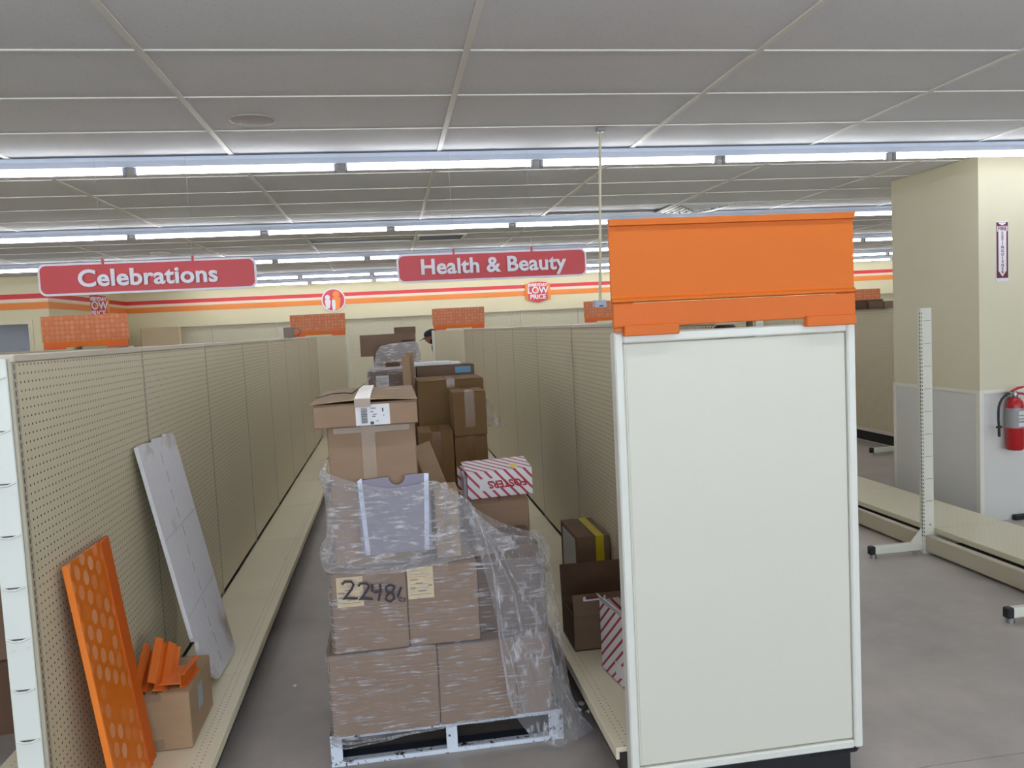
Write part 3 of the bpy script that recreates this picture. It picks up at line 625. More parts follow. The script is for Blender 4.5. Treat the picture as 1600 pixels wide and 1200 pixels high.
MB().box(-.130, -.078, 3.1385, 3.14, .78, 1.325).obj('tape', TAPE_C, ct); MB().box(-.235, .055, 3.138, 3.1385, 1.300, 1.322).obj('tape', TAPE_C, ct)
# shipping box on top, its lid bulging
tb, Mb = carton('shipping_carton', 'wide shallow brown carton with a white shipping label, on top of the tall carton', -.300, .088, 3.07, 3.80, 1.331, 1.420, C_A)
m = MB(); nx = 12
top = []
for j in range(2):
    for i in range(nx+1):
        u = i/nx; top.append((-.308+.398*u, 3.060 if j == 0 else 3.81, 1.4245+(.0015+.010*math.sin(math.pi*min(1, u*1.0))*(1 if j == 0 else .2))))
vs = top+[(a, b, c-.004) for a, b, c in top]; n1 = nx+1
fs = [(i, i+1, n1+i+1, n1+i) for i in range(nx)] + [(2*n1+i, 3*n1+i, 3*n1+i+1, 2*n1+i+1) for i in range(nx)] + [(i, 2*n1+i, 2*n1+i+1, i+1) for i in range(nx)] + [(n1+i, n1+i+1, 3*n1+i+1, 3*n1+i) for i in range(nx)] + [(0, n1, 3*n1, 2*n1), (nx, 2*n1+nx, 3*n1+nx, n1+nx)]
m.add(vs, fs); lid = m.obj('lid_flap', C_P, tb)
MB().box(-.145, -.085, 3.056, 3.81, 1.4365, 1.4375).obj('tape', TAPE_W, tb); MB().box(-.145, -.085, 3.0575, 3.0585, 1.405, 1.4375).obj('tape', TAPE_C, tb)
m = MB(); m.box(-.03, .03, 3.5, 3.512, 1.4368, 1.4372); m.obj('tape_scrap', PAPER, tb)
bars = []
random.seed(3); zz = .1
while zz < .86:
    d = random.choice((.012, .02, .03)); bars.append((.16, .34, zz, zz+d)); zz += d+random.choice((.010, .016))
bars += [(.42, .52, .03, .17), (.44, .60, .78, .8), (.44, .60, .84, .86), (.44, .52, .62, .66), (.5, .62, .5, .53), (.48, .58, .40, .44), (.60, .66, .16, .2), (.78, .82, .62, .8), (.8, .84, .42, .46)]
lab(tb, -.143, -.016, 3.07, 1.334, 1.412, PAPER, bars, 'white shipping label with a barcode', name='shipping_label', barcode=True)
# loose strap on the lid
m = MB(); m.tube([(-.30, 3.25, 1.435), (-.25, 3.40, 1.437), (-.20, 3.42, 1.437), (-.19, 3.36, 1.440), (-.165, 3.36, 1.437), (-.12, 3.7, 1.455), (-.10, 3.9, 1.47)], .0025, 6)
tag(m.obj('plastic_strap', plain('strap_dark', (52, 56, 56), .4), off=(-.2, 3.4, 1.435)), 'thin dark plastic strap lying on the shipping carton', 'strap')
# grey folder sheet with half-round notch leaning against the tall carton
pts = [(-.155, -.30), (.118, -.30), (.118, .0), (.025, -.002)] + [(-.005+.032*math.cos(a), -.004-.034*math.sin(a)) for a in [i*math.pi/8 for i in range(9)]] + [(-.155, -.012)]
Ms = Matrix.Translation((0, 3.118, 1.128)) @ Matrix.Rotation(R(90-2), 4, 'X')
o = thing('grey_sleeve', 'grey plastic sleeve with a half-round notch and white edges, standing behind the film', 'sleeve', (0, 3.11, .80))
MB().prism([(p[0], p[1]) for p in pts], -.002, 0, Ms).obj('sheet', plain('sleeve_grey', (134, 126, 140), .5), o)
for s_, a, b in ((0, -.155, -.138), (1, .100, .118)):
    m = MB(); pth = [(a, 0-.012*(1-s_)), (b, -.002), (b+(.016 if s_ == 0 else -.014), -.30), (a+(.016 if s_ == 0 else -.014), -.30)]; m.prism(pth[::-1] , .0022, .0042, Ms); m.obj('white_edge', plain('edge_white', (206, 212, 232), .35), o)
carton('carton', 'narrow pale carton beside the grey sleeve, behind the loose film', .135, .232, 3.16, 3.30, .773, 1.05, C_P, (TAPE_C, .03, .27))
# long flat carton leaning diagonally
t = thing('long_carton', 'long flat brown carton leaning diagonally behind the grey sleeve', 'box', (.20, 3.45, .80))
A = Vector((.112, 3.70, 1.160)); B = Vector((.240, 3.60, .780)); d = (B-A).normalized(); side = Vector((1, 0, 0)); side = (side-d*side.dot(d)).normalized(); nn = side.cross(d).normalized()
Ml = Matrix(((side.x, nn.x, d.x, A.x), (side.y, nn.y, d.y, A.y), (side.z, nn.z, d.z, A.z), (0, 0, 0, 1)))
MB().bbox(-.042, .042, -.012, .030, 0, (B-A).length, .003, M=Ml).obj('box_body', C_P, t)
MB().bbox(-.040, .040, -.014, -.012, .004, .035, .0005, M=Ml).obj('end_flap', C_P, t)
# carton and striped box at right rear
carton('carton', 'golden brown carton at the back right of the front pallet, under the striped box', .31, .565, 3.48, 3.90, .621, .916, C_A)
t = thing('striped_carton', 'white carton with red diagonal stripes, lying open on the back right carton', 'box', (.44, 3.60, .917))
Mf = Matrix.Translation((.452, 3.55, .918)) @ Matrix.Rotation(R(7), 4, 'Z')
WS, HS, DS = .300, .118, .22
STR = NT('red_stripes_on_white')
def stripes(name):
    t_ = NT(name); v, x, y, z = t_.xyz()
    zz = t_.math('ADD', x, t_.math('MULTIPLY', t_.math('ADD', z, y), 1.0)); f = t_.math('FRACT', t_.math('DIVIDE', zz, .050)); s_ = t_.math('LESS_THAN', f, .30)
    # clear band for the lettering on the front face
    m1 = t_.math('MULTIPLY', t_.math('GREATER_THAN', z, .034), t_.math('LESS_THAN', z, .088)); m2 = t_.math('LESS_THAN', t_.math('ABSOLUTE', t_.math('ADD', x, -.015)), .098); m3 = t_.math('LESS_THAN', y, -.05)
    keep = t_.math('SUBTRACT', 1.0, t_.math('MULTIPLY', t_.math('MULTIPLY', m1, m2), m3))
    t_.col(t_.mix(t_.math('MULTIPLY', s_, keep), lin((226, 222, 224)), lin((178, 60, 72)))); t_.rough(.5); return t_.m
STRIPE = stripes('striped_print')
T = .003
m = MB()
for a in ((-WS/2, WS/2, 0, T, 0, HS), (-WS/2, WS/2, DS-T, DS, 0, HS), (WS/2-T, WS/2, T, DS-T, 0, HS), (-WS/2, WS/2, 0, DS, 0, T)): m.box(*a, M=Mf)
m.obj('box_body', STRIPE, t)
MB().box(-WS/2, WS/2-.001, 0, DS*.6, HS, HS+T, M=Mf @ Matrix.Translation((0, 0, HS)) @ Matrix.Rotation(R(14), 4, 'X') @ Matrix.Translation((0, 0, -HS))).obj('lid', STRIPE, t)
m = MB(); m.box(-WS/2-.012, -WS/2, .01, DS*.9, 0.004, HS*.8, M=Mf @ Matrix.Rotation(R(-8), 4, 'Z')); m.obj('side_flap', plain('grey_white_flap', (190, 186, 190), .6), t)
MB().box(.06, .09, .02, .055, HS+T, HS+T+.001, M=Mf @ Matrix.Translation((0, 0, HS)) @ Matrix.Rotation(R(14), 4, 'X') @ Matrix.Translation((0, 0, -HS))).obj('sticker', plain('yellow_sticker', (226, 206, 60), .5), t)
REDT = plain('lettering_red', (176, 44, 58), .5)
txt('FOSTERS', 'lettering', .046, REDT, t, Mf @ Matrix.Translation((.027, -.0012, .060)) @ Matrix.Rotation(R(90), 4, 'X') @ Matrix.Rotation(R(180), 4, 'Z'), extrude=.0006, offset=.0016, sx=.98, shear=-.35)

# ------------------------------------------------------------------ second and third pallets of cartons
def pallet(x0, x1, y0, y1, label):
    t = thing('wooden_pallet', label, 'pallet', ((x0+x1)/2, (y0+y1)/2, 0))
    for a in (x0, (x0+x1)/2-.02, x1-.04): MB().bbox(a, a+.04, y0, y1, .018, .11, .003).obj('stringer', WOODD, t)
    n = 6
    for i in range(n): y = y0+(y1-y0-.09)*i/(n-1); MB().bbox(x0, x1, y, y+.09, .11, .128, .003).obj('deck_board', WOODD, t)
    for y in (y0, (y0+y1)/2-.045, y1-.09): MB().bbox(x0, x1, y, y+.09, 0, .018, .003).obj('bottom_board', WOODD, t)
pallet(-.30, .62, 4.50, 5.66, 'pallet under the second group of cartons in the aisle')
pallet(-.30, .55, 6.00, 7.10, 'pallet under the furthest group of cartons in the aisle')
TB = (TAPE_B, .05, .12)
S2 = 'second pallet, '
def scar(label, *a, mat=None, tape=None): return carton('carton', label, *a, mat=mat, tape=tape)
scar('golden brown taped carton, short front one on the left of the second pallet stack', .132, .322, 4.50, 4.82, .70, 1.110, mat=C_B, tape=(TAPE_B, .05, .30))
scar('carton at the bottom left of the second pallet stack, below the short taped one', .132, .322, 4.50, 4.82, .1285, .699, mat=C_B)
scar('golden brown taped carton, topmost of the narrow right front column', .330, .515, 4.50, 4.80, 1.075, 1.325, mat=C_B, tape=(TAPE_B, .055, .20))
scar('golden brown taped carton in the narrow right front column, second from its top', .327, .512, 4.50, 4.80, .78, 1.074, mat=C_B, tape=(TAPE_B, .05, .25))
scar('carton at the bottom of the narrow right front column', .325, .512, 4.50, 4.80, .1285, .779, mat=C_B)
scar('large golden brown carton behind the narrow taped column', .148, .548, 4.86, 5.30, .95, 1.376, mat=C_B, tape=(TAPE_C, .05, .05))
scar('carton low in the middle of the second pallet stack, hidden', .14, .55, 4.86, 5.30, .1285, .949, mat=C_B)
dbx, _ = scar('dark brown carton with a blue label, behind the large golden one', .165, .545, 5.34, 5.62, 1.20, 1.442, mat=C_D)
lab(dbx, .418, .520, 5.34, 1.388, 1.428, BLUEP, [(.4, .9, .3, .34), (.45, .95, .6, .64)], 'blue label')
scar('carton low at the back of the second pallet stack, hidden', .165, .555, 5.34, 5.64, .1285, 1.199, mat=C_D)
m = MB(); m.bbox(.10, .46, 5.36, 5.58, 1.444, 1.458, .003); m.bbox(.12, .40, 5.38, 5.56, 1.459, 1.466, .002); tag(m.obj('paper_stack', PAPER, off=(.28, 5.45, 1.444)), 'white papers lying on the dark carton with the blue label', 'papers')
wb_, _ = scar('film-wrapped carton with a white label, upper left of the second pallet stack', -.148, .118, 5.20, 5.60, 1.00, 1.435, mat=C_D)
lab(wb_, -.10, -.02, 5.20, 1.335, 1.405, PAPER, [(.1, .9, .3, .34), (.1, .8, .5, .54), (.1, .9, .7, .74)], 'white label')
MB().bbox(-.155, .124, 5.193, 5.607, 1.01, 1.441, .012).obj('stretch_film', FILM_W, wb_)
scar('carton under the film-wrapped one on the second pallet', -.148, .125, 5.20, 5.60, .1285, .999, mat=C_A)
scar('narrow upright carton sticking up beside the film-wrapped one, front', .066, .116, 4.92, 4.97, .95, 1.53, mat=C_P)
scar('narrow upright carton sticking up beside the film-wrapped one, rear and taller', .093, .140, 4.99, 5.04, .95, 1.548, mat=C_P)
scar('carton supporting the narrow upright cartons', -.02, .139, 4.90, 5.15, .1285, .949, mat=C_A)
# loose film hanging from the second pallet stack
def sheet(name, rows, mat, parent, thick=0, amp=.006, fr=14, dirn=(0, -1, 0), sub=6, seed=0, smooth=True, anis=(1, 1, 1)):
    # rows: grid of world points, interpolated (Catmull-Rom), wrinkled along dirn
    def cr(p, t_):
        n = len(p); k = min(int(t_), n-2); f = t_-k; P0, P1, P2, P3 = p[max(k-1, 0)], p[k], p[k+1], p[min(k+2, n-1)]
        return .5*((2*P1)+(P2-P0)*f+(2*P0-5*P1+4*P2-P3)*f*f+(3*P1-P0-3*P2+P3)*f*f*f)
    rows = [[Vector(p) for p in r] for r in rows]; nr, nc = (len(rows)-1)*sub+1, (len(rows[0])-1)*sub+1
    mid = [[cr(r, c/sub) for c in range(nc)] for r in rows]; vs = []; D = Vector(dirn)
    for i in range(nr):
        for c in range(nc):
            p = cr([mid[k][c] for k in range(len(rows))], i/sub)
            q = Vector((p.x*anis[0], p.y*anis[1], p.z*anis[2]))*fr + Vector((seed, seed*.7, 0))
            h = noise.noise(q)*.6+abs(noise.noise(q*2.1))*.6+noise.noise(q*4.3)*.25
            vs.append(p + D*h*amp)
    m = MB(); m.add(vs, [(i*nc+c, i*nc+c+1, (i+1)*nc+c+1, (i+1)*nc+c) for i in range(nr-1) for c in range(nc-1)], 0, smooth)
    return m.obj(name, mat, parent)
fo = thing('loose_film', 'scrap of clear film hanging off the right side of the second pallet stack', 'plastic film', (.58, 4.9, 1.08))
sheet('film_sheet', [[(.5485, 4.9, 1.26), (.56, 4.9, 1.24), (.575, 4.9, 1.25)], [(.5485, 4.9, 1.15), (.59, 4.88, 1.15), (.625, 4.9, 1.15)], [(.5485, 4.9, 1.075), (.61, 4.86, 1.06), (.675, 4.9, 1.07)]], FILM_L, fo, amp=.02, fr=20)
# third group
scar('film-wrapped carton at the back, its grey film bulging, below the open carton', -.13, .20, 6.30, 6.75, 1.10, 1.60, mat=C_D)
t3 = thing('stretch_wrap', 'grey stretch film bundled round the furthest carton stack', 'plastic film', (.03, 6.5, 1.0))
m = MB(); m.prism([(-.135, .9), (.225, .9), (.222, 1.50), (.205, 1.585), (.18, 1.60), (.02, 1.592), (-.07, 1.575), (-.10, 1.54), (-.125, 1.45)], 6.035, 6.245, Matrix(((1, 0, 0, 0), (0, 0, 1, 0), (0, 1, 0, 0), (0, 0, 0, 1)))); MB().box(-.04, .065, 6.030, 6.034, 1.392, 1.455).obj('brown_patch', C_IN, t3); m.obj('film_sheet', film_mat('stretch_film_grey', .5, (2, 2, 10), .35), t3)
scar('grey-brown carton inside the bundled film of the furthest stack', -.09, .19, 6.06, 6.24, .80, 1.55, mat=C_A)
scar('carton at the front foot of the furthest stack', -.11, .20, 6.06, 6.24, .1285, .799, mat=C_A)
scar('carton low in the furthest stack', -.14, .21, 6.29, 6.76, .1285, 1.099, mat=C_A)
t = thing('open_carton', 'open brown carton with raised flaps, topmost of the furthest stack', 'box', (.05, 6.45, 1.605))
m = MB(); T = .005
for a in ((-.06, .20, 6.31, 6.315), (-.06, .20, 6.635, 6.64), (-.06, -.055, 6.315, 6.635), (.195, .20, 6.315, 6.635)): m.box(*a, 1.605, 1.665)
m.box(-.06, .20, 6.31, 6.64, 1.605, 1.61); m.obj('box_body', C_D, t)
for Mx, dims in ((Matrix.Translation((-.06, 6.302, 1.665)), (-.165, .15, -.004, 0, -.165, 0.0)), (Matrix.Translation((0, 6.64, 1.66)), (.04, .215, 0, .004, 0, .055))):
    MB().box(*dims, M=Mx).obj('flap', C_D, t)
# things on top of gondolas
t = thing('small_crate', 'small grey-brown box on top of the left gondola near its far end', 'box', (-1.08, 9.0, HT+.001))
MB().bbox(-1.12, -1.02, 8.95, 9.1, HT+.001, HT+.115, .004).obj('box_body', plain('grey_brown', (128, 112, 102), .7), t)
m = MB(); m.tube([(-1.018, 9.02, HT+.10), (-.97, 9.02, HT+.105), (-.945, 9.02, HT+.065), (-.975, 9.02, HT+.02), (-1.018, 9.02, HT+.015)], .008, 6); m.obj('handle', plain('grey_metal', (120, 118, 114), .4, .6), t)
for i, (y0, y1, z, mt, lb) in enumerate(((8.75, 9.05, .08, C_D, 'dark open tray carton on top of the gondola beside the cream column, right one'), (9.1, 9.45, .11, C_IN, 'dark open tray carton on top of the gondola beside the cream column, left one'))):
    t = thing('tray_carton', lb, 'box', (5.87, (y0+y1)/2, HT+.001)); m = MB()
    for a in ((5.76, 5.98, y0, y0+.005), (5.76, 5.98, y1-.005, y1), (5.76, 5.765, y0, y1), (5.975, 5.98, y0, y1)): m.box(*a, HT+.001, HT+z)
    m.box(5.76, 5.98, y0, y1, HT+.001, HT+.006); m.obj('box_body', mt, t)

# ------------------------------------------------------------------ things on the right base shelf
t, Mo = carton('open_carton', 'open brown carton with a raised back flap on the right base shelf', .758, 1.06, 3.54, 3.80, .1715, .335, C_D, opened=True)
MB().box(.758, 1.06, 3.536, 3.54, .336, .432, M=Matrix.Translation((0, 3.538, .336)) @ Matrix.Rotation(R(-10), 4, 'X') @ Matrix.Translation((0, -3.538, -.336))).obj('front_flap', C_D, t)
MB().box(.758, 1.08, 3.80, 3.804, .33, .50, M=Matrix.Translation((0, 3.80, .33)) @ Matrix.Rotation(R(-6), 4, 'X') @ Matrix.Translation((0, -3.80, -.33))).obj('back_flap', C_IN, t)
MB().box(.80, .905, 3.514, 3.5155, .412, .432).obj('sticker', PAPER, t); MB().box(.812, .895, 3.5125, 3.514, .420, .434).obj('sticker_print', plain('dull_red_print', (110, 40, 36), .6), t)
MB().box(.90, .96, 3.538, 3.5395, .205, .272).obj('blue_print', plain('navy_print', (50, 60, 84), .6), t)
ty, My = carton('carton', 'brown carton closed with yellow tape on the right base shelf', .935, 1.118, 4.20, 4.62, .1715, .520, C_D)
MB().box(1.04, 1.085, 4.1985, 4.2, .1715, .5205).obj('tape', TAPE_Y, ty); MB().box(1.04, 1.085, 4.199, 4.62, .5205, .522).obj('tape', TAPE_Y, ty)
m = MB(); m.box(.9335, .935, 4.24, 4.56, .25, .50); m.obj('side_label', PAPER, ty)
t = thing('striped_carton', 'open red-striped white carton on the right base shelf, half hidden by the endcap', 'box', (.93, 3.25, .1715))
Mq = Matrix.Translation((.875, 3.05, .172)) @ Matrix.Rotation(R(8), 4, 'Z')
m = MB()
for a in ((0, .004, 0, .30, 0, .30), (0, .20, 0, .004, 0, .26), (0, .20, .296, .30, 0, .30), (.196, .20, 0, .30, 0, .30), (0, .2, 0, .3, 0, .004)): m.box(*a, M=Mq)
m.obj('box_body', STRIPE, t)
MB().box(-.045, .0, .02, .28, .30, .304, M=Mq @ Matrix.Translation((0, 0, .3)) @ Matrix.Rotation(R(60), 4, 'Y') @ Matrix.Translation((0, 0, -.3))).obj('flap', plain('grey_white_flap', (190, 186, 190), .6), t)

# ------------------------------------------------------------------ things on the left base shelf
# leaning dotted header
def lean(bx, tx, zb, zt, y0, y1):
    L = math.hypot(tx-bx, zt-zb); ang = math.atan2(bx-tx, zt-zb)
    # local x: along +Y (width), local y: up along the lean, local z: outward (+X side)
    upv = Vector((-math.sin(ang), 0, math.cos(ang))); out = Vector((math.cos(ang), 0, math.sin(ang))); wv = Vector((0, 1, 0))
    return Matrix(((wv.x, upv.x, out.x, bx), (wv.y, upv.y, out.y, y0), (wv.z, upv.z, out.z, zb), (0, 0, 0, 1))), L
Mh, L = lean(-.945, -1.045, .173, 1.005, 2.645, 3.03)
t = thing('leaning_header', 'orange header board printed with pale dots, leaning on the left gondola', 'sign', (-.95, 2.85, .172))
DOTL = dots_mat('leaning_dot_print', (222, 112, 14), (222, 112, 14), (228, 158, 112), 'z', 'y', .066, .37, True)
MB().box(0, .285, 0, L, .0, .012, M=Mh).obj('header_board', DOTL, t)
MB().bbox(-.004, .006, 0, L, -.004, .016, .002, M=Mh).obj('edge_rail', plain('orange_rail', (244, 130, 40), .4), t)
m = MB(); m.bbox(.286, .322, 0, L, .0, .016, .002, M=Mh); m.bbox(.3221, .384, 0, L, -.004, .010, .002, M=Mh); m.obj('header_channel', plain('orange_channel', (206, 92, 10), .5), t)
# ceiling tile
Mt2, L2_ = lean(-.845, -1.055, .173, 1.262, 3.45, 4.00)
pts = [(.17, .02), (.50, 0), (.545, .01), (.548, 1.10), (.42, 1.112), (.41, 1.10), (.25, 1.112), (.24, 1.098), (.07, 1.112), (.0, 1.108), (-.004, .28), (.005, .262), (.03, .268), (.045, .245), (.03, .22), (.02, .19), (.05, .12), (.09, .08)]
dt = NT('stained_tile'); v, x, y, z = dt.xyz(); n1 = dt.noise(v, 3.2, 5, .6); n2 = dt.noise(v, 40, 3)
dt.col(dt.mix(dt.ramp(n1, .56, .72), dt.mix(n2, lin((214, 212, 214)), lin((226, 225, 226))), lin((170, 148, 122)))); dt.rough(.9)
t = thing('ceiling_tile_offcut', 'stained white ceiling tile with a broken corner, leaning on the left gondola', 'ceiling tile', (-.95, 3.7, .172))
MB().prism([(a, b) for a, b in pts], 0, .016, Mt2).obj('tile_board', dt.m, t)
CRE = plain('tile_groove', (206, 204, 200), .9)
for yy, dy in ((.70, .02), (.36, .03)):
    m = MB(); m.add([Mt2 @ Vector(p) for p in ((.01, yy, .0175), (.53, yy+dy, .0175), (.53, yy+dy+.008, .0175), (.01, yy+.008, .0175), (.01, yy, .0158), (.53, yy+dy, .0158), (.53, yy+dy+.008, .0158), (.01, yy+.008, .0158))], [(0, 1, 2, 3), (0, 4, 5, 1), (1, 5, 6, 2), (2, 6, 7, 3), (3, 7, 4, 0)]); m.obj('crease', CRE, t)
m = MB()
for i in range(12):
    a = .06+i*.085; m.box(.27+.008*math.sin(i*2), .274+.008*math.sin(i*2), a, a+.05, .0158, .0165, M=Mt2)
m.obj('cut_line', plain('tile_pencil', (140, 128, 116), .9), t)
# small box with orange brackets on it
tb2, Mb2 = carton('carton', 'small worn brown carton on the left base shelf holding orange brackets', -1.045, -.815, 3.06, 3.41, .1715, .390, C_P)
MB().box(-.965, -.915, 3.0588, 3.06, .362, .3885).obj('tape', TAPE_C, tb2); MB().box(-.965, -.915, 3.0588, 3.06, .18, .215).obj('tape', TAPE_C, tb2)
MB().box(-.8148, -.8138, 3.19, 3.25, .26, .35).obj('side_label', plain('pale_blue_label', (150, 172, 180), .5), tb2)
def bracket(label, M, L):
    pr = [(0, 0), (.03, -.004), (.034, .012), (.05, .016), (.055, 0), (.09, .004), (.096, .016), (.112, .010)]
    pr2 = [(a-.001, b+.004) for a, b in pr][::-1]
    m = MB(); m.prism(pr+pr2, 0, L, M); tag(m.obj('orange_bracket', ORANGE2, off=M.to_translation()), label, 'bracket')
bracket('leftmost orange channel bracket on the small worn carton', Matrix.Translation((-1.015, 3.10, .425)) @ Matrix.Rotation(R(26), 4, 'Y') @ Matrix.Rotation(R(14), 4, 'Z') @ Matrix.Rotation(R(-68), 4, 'X') @ Matrix.Rotation(R(24), 4, 'Z'), .20)
bracket('middle orange channel bracket on the small worn carton', Matrix.Translation((-.965, 3.09, .430)) @ Matrix.Rotation(R(26), 4, 'Y') @ Matrix.Rotation(R(18), 4, 'Z') @ Matrix.Rotation(R(-62), 4, 'X') @ Matrix.Rotation(R(10), 4, 'Z'), .20)
bracket('low orange channel bracket tucked under the other two', Matrix.Translation((-1.00, 3.07, .402)) @ Matrix.Rotation(R(4), 4, 'Z') @ Matrix.Rotation(R(-88), 4, 'X'), .12)
t = thing('orange_bracket', 'rightmost orange bracket with an upright flange on the small worn carton', 'bracket', (-.91, 3.15, .392))
Mg = Matrix.Translation((-.885, 3.10, .392)) @ Matrix.Rotation(R(-6), 4, 'Z')
MB().bbox(-.045, .035, 0, .17, .012, .017, .001, M=Mg).obj('web', plain('orange_bracket_pale', (240, 128, 52), .42), t)
m = MB(); m.bbox(.030, .035, 0, .17, -.002, .052, .001, M=Mg); m.bbox(.035, .052, 0, .17, .047, .052, .001, M=Mg); m.bbox(.035, .052, 0, .17, -.002, .002, .001, M=Mg); m.obj('flange', ORANGE2, t)

# ------------------------------------------------------------------ cartons in the left aisle behind the post
random.seed(5)
zc = .172
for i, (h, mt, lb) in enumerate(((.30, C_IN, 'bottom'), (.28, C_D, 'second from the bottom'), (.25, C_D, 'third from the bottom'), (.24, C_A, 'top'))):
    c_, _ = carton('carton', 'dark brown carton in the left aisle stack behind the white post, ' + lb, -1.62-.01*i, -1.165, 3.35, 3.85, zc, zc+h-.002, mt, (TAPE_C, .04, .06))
    if i == 3: lab(c_, -1.60, -1.53, 3.35, zc+.10, zc+.17, PAPER, [(.1, .9, .3, .4), (.1, .8, .6, .65)], 'small white label')
    zc += h
zc = .172
for i, (h, lb) in enumerate(((.34, 'bottom'), (.33, 'middle'), (.28, 'top'))):
    carton('carton', 'brown carton further back in the left aisle, '+lb+' of its stack', -1.66, -1.17, 4.0, 4.5, zc, zc+h-.002, C_D if i < 2 else C_A, (TAPE_C, .04, .06)); zc += h
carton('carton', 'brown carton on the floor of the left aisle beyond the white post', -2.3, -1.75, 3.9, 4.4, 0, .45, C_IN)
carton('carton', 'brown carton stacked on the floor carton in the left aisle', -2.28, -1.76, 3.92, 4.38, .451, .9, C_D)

# ------------------------------------------------------------------ stretch film on the front pallet
fw = thing('stretch_wrap', 'clear stretch film wrapped round the front pallet cartons, torn and trailing to the floor', 'plastic film', (.1, 3.06, .12))
# tight lower wrap: follows the carton faces left, front and right
def wrap_band(name, z0, z1, xl, xr, yf, yb, amp, mat, nz=22, seed=0, top_fn=None, bot_fn=None):
    path = [(xl, yb), (xl, yf+.03), (xl+.008, yf+.008), (xl+.03, yf)]
    n = 46; path += [(xl+.03+(xr-xl-.06)*i/n, yf) for i in range(1, n)]
    path += [(xr-.03, yf), (xr-.008, yf+.008), (xr, yf+.03)] + [(xr, yf+.03+(yb-yf-.03)*i/8) for i in range(1, 9)]
    vs = []
    for k in range(nz+1):
        for (px, py) in path:
            u = (px-xl)/(xr-xl); zb = bot_fn(u) if bot_fn else z0; zt = top_fn(u) if top_fn else z1
            z = zb+(zt-zb)*k/nz
            h = amp*(noise.noise(Vector((px*5+seed, py*5, z*70)))+.6*noise.noise(Vector((px*16+seed, py*9, z*26))))
            nx_ = -1 if (px <= xl+1e-4) else (1 if px >= xr-1e-4 else 0); ny_ = 0 if nx_ else -1
            vs.append((px+nx_*(abs(h)+.001), py+ny_*(abs(h)+.001), z))
    nc = len(path); m = MB(); m.add(vs, [(k*nc+c, k*nc+c+1, (k+1)*nc+c+1, (k+1)*nc+c) for k in range(nz) for c in range(nc-1)], 0, True)
    return m.obj(name, mat, fw)
wrap_band('film_lower', .1, .46, -.313, .566, 3.072, 4.0, .006, FILM_W, bot_fn=lambda u: .098+.03*min(1, max(0, (u-.1)*2.2)), nz=30)
wrap_band('film_middle', .44, .80, -.288, .556, 3.082, 4.0, .006, FILM_W, seed=9, nz=30, top_fn=lambda u: .79+.02*math.sin(u*5))
FILM_D = film_mat('stretch_film_draped', .42, (1.5, 1.5, 8), .22)
# draped veil over the sleeve and tall carton
Y_ = 3.075
sheet('film_veil', [
 [(-.292, 3.20, 1.165), (-.255, 3.12, 1.150), (-.16, 3.09, 1.118), (-.04, 3.085, 1.085), (.06, 3.085, 1.092), (.135, 3.10, 1.10), (.19, 3.13, 1.06)],
 [(-.300, 3.22, 1.120), (-.265, 3.11, 1.080), (-.16, 3.08, 1.050), (-.04, 3.07, 1.020), (.06, 3.075, 1.030), (.150, 3.09, 1.03), (.24, 3.12, 1.02)],
 [(-.285, 3.22, 1.000), (-.268, 3.11, .980), (-.16, 3.08, .960), (-.04, 3.07, .940), (.07, 3.08, .960), (.17, 3.09, .95), (.30, 3.12, .95)],
 [(-.290, 3.20, .900), (-.275, 3.09, .890), (-.16, 3.07, .860), (-.04, 3.06, .850), (.08, 3.06, .870), (.20, 3.09, .88), (.36, 3.12, .89)],
 [(-.318, 3.18, .850), (-.295, 3.06, .845), (-.17, 3.045, .815), (-.05, 3.04, .800), (.08, 3.05, .820), (.22, 3.07, .83), (.42, 3.10, .85)],
 [(-.300, 3.14, .790), (-.285, 3.06, .790), (-.17, 3.05, .775), (-.05, 3.05, .765), (.08, 3.055, .775), (.22, 3.06, .79), (.46, 3.09, .81)]],
 FILM_D, fw, amp=.022, fr=11, sub=9, anis=(1, 1, 2.2))
# right skirt from the corner down to the floor
sheet('film_skirt', [
 [(.20, 3.12, 1.05), (.27, 3.14, .99), (.38, 3.2, .90), (.50, 3.22, .845), (.57, 3.28, .83)],
 [(.26, 3.10, .93), (.33, 3.12, .88), (.44, 3.16, .83), (.53, 3.18, .80), (.60, 3.24, .77)],
 [(.30, 3.08, .78), (.37, 3.09, .75), (.46, 3.10, .72), (.54, 3.12, .68), (.60, 3.20, .66)],
 [(.34, 3.06, .58), (.40, 3.06, .55), (.48, 3.07, .52), (.56, 3.10, .50), (.62, 3.18, .48)],
 [(.36, 3.05, .38), (.42, 3.05, .35), (.49, 3.05, .33), (.57, 3.08, .30), (.635, 3.16, .28)],
 [(.38, 3.04, .20), (.44, 3.04, .17), (.51, 3.03, .15), (.58, 3.05, .13), (.66, 3.13, .12)],
 [(.46, 3.03, .06), (.50, 3.02, .05), (.55, 3.00, .030), (.62, 3.04, .02), (.73, 3.12, .012)]],
 FILM_L, fw, amp=.020, fr=9, sub=9, seed=4, anis=(2.4, 2.4, .6))
sheet('film_tail', [[(.58, 3.12, .30), (.60, 3.14, .30), (.615, 3.16, .30)], [(.57, 3.10, .17), (.61, 3.12, .17), (.65, 3.16, .16)], [(.57, 3.06, .03), (.65, 3.08, .02), (.73, 3.15, .008)]], FILM_L, fw, amp=.02, fr=16, sub=8, seed=11)
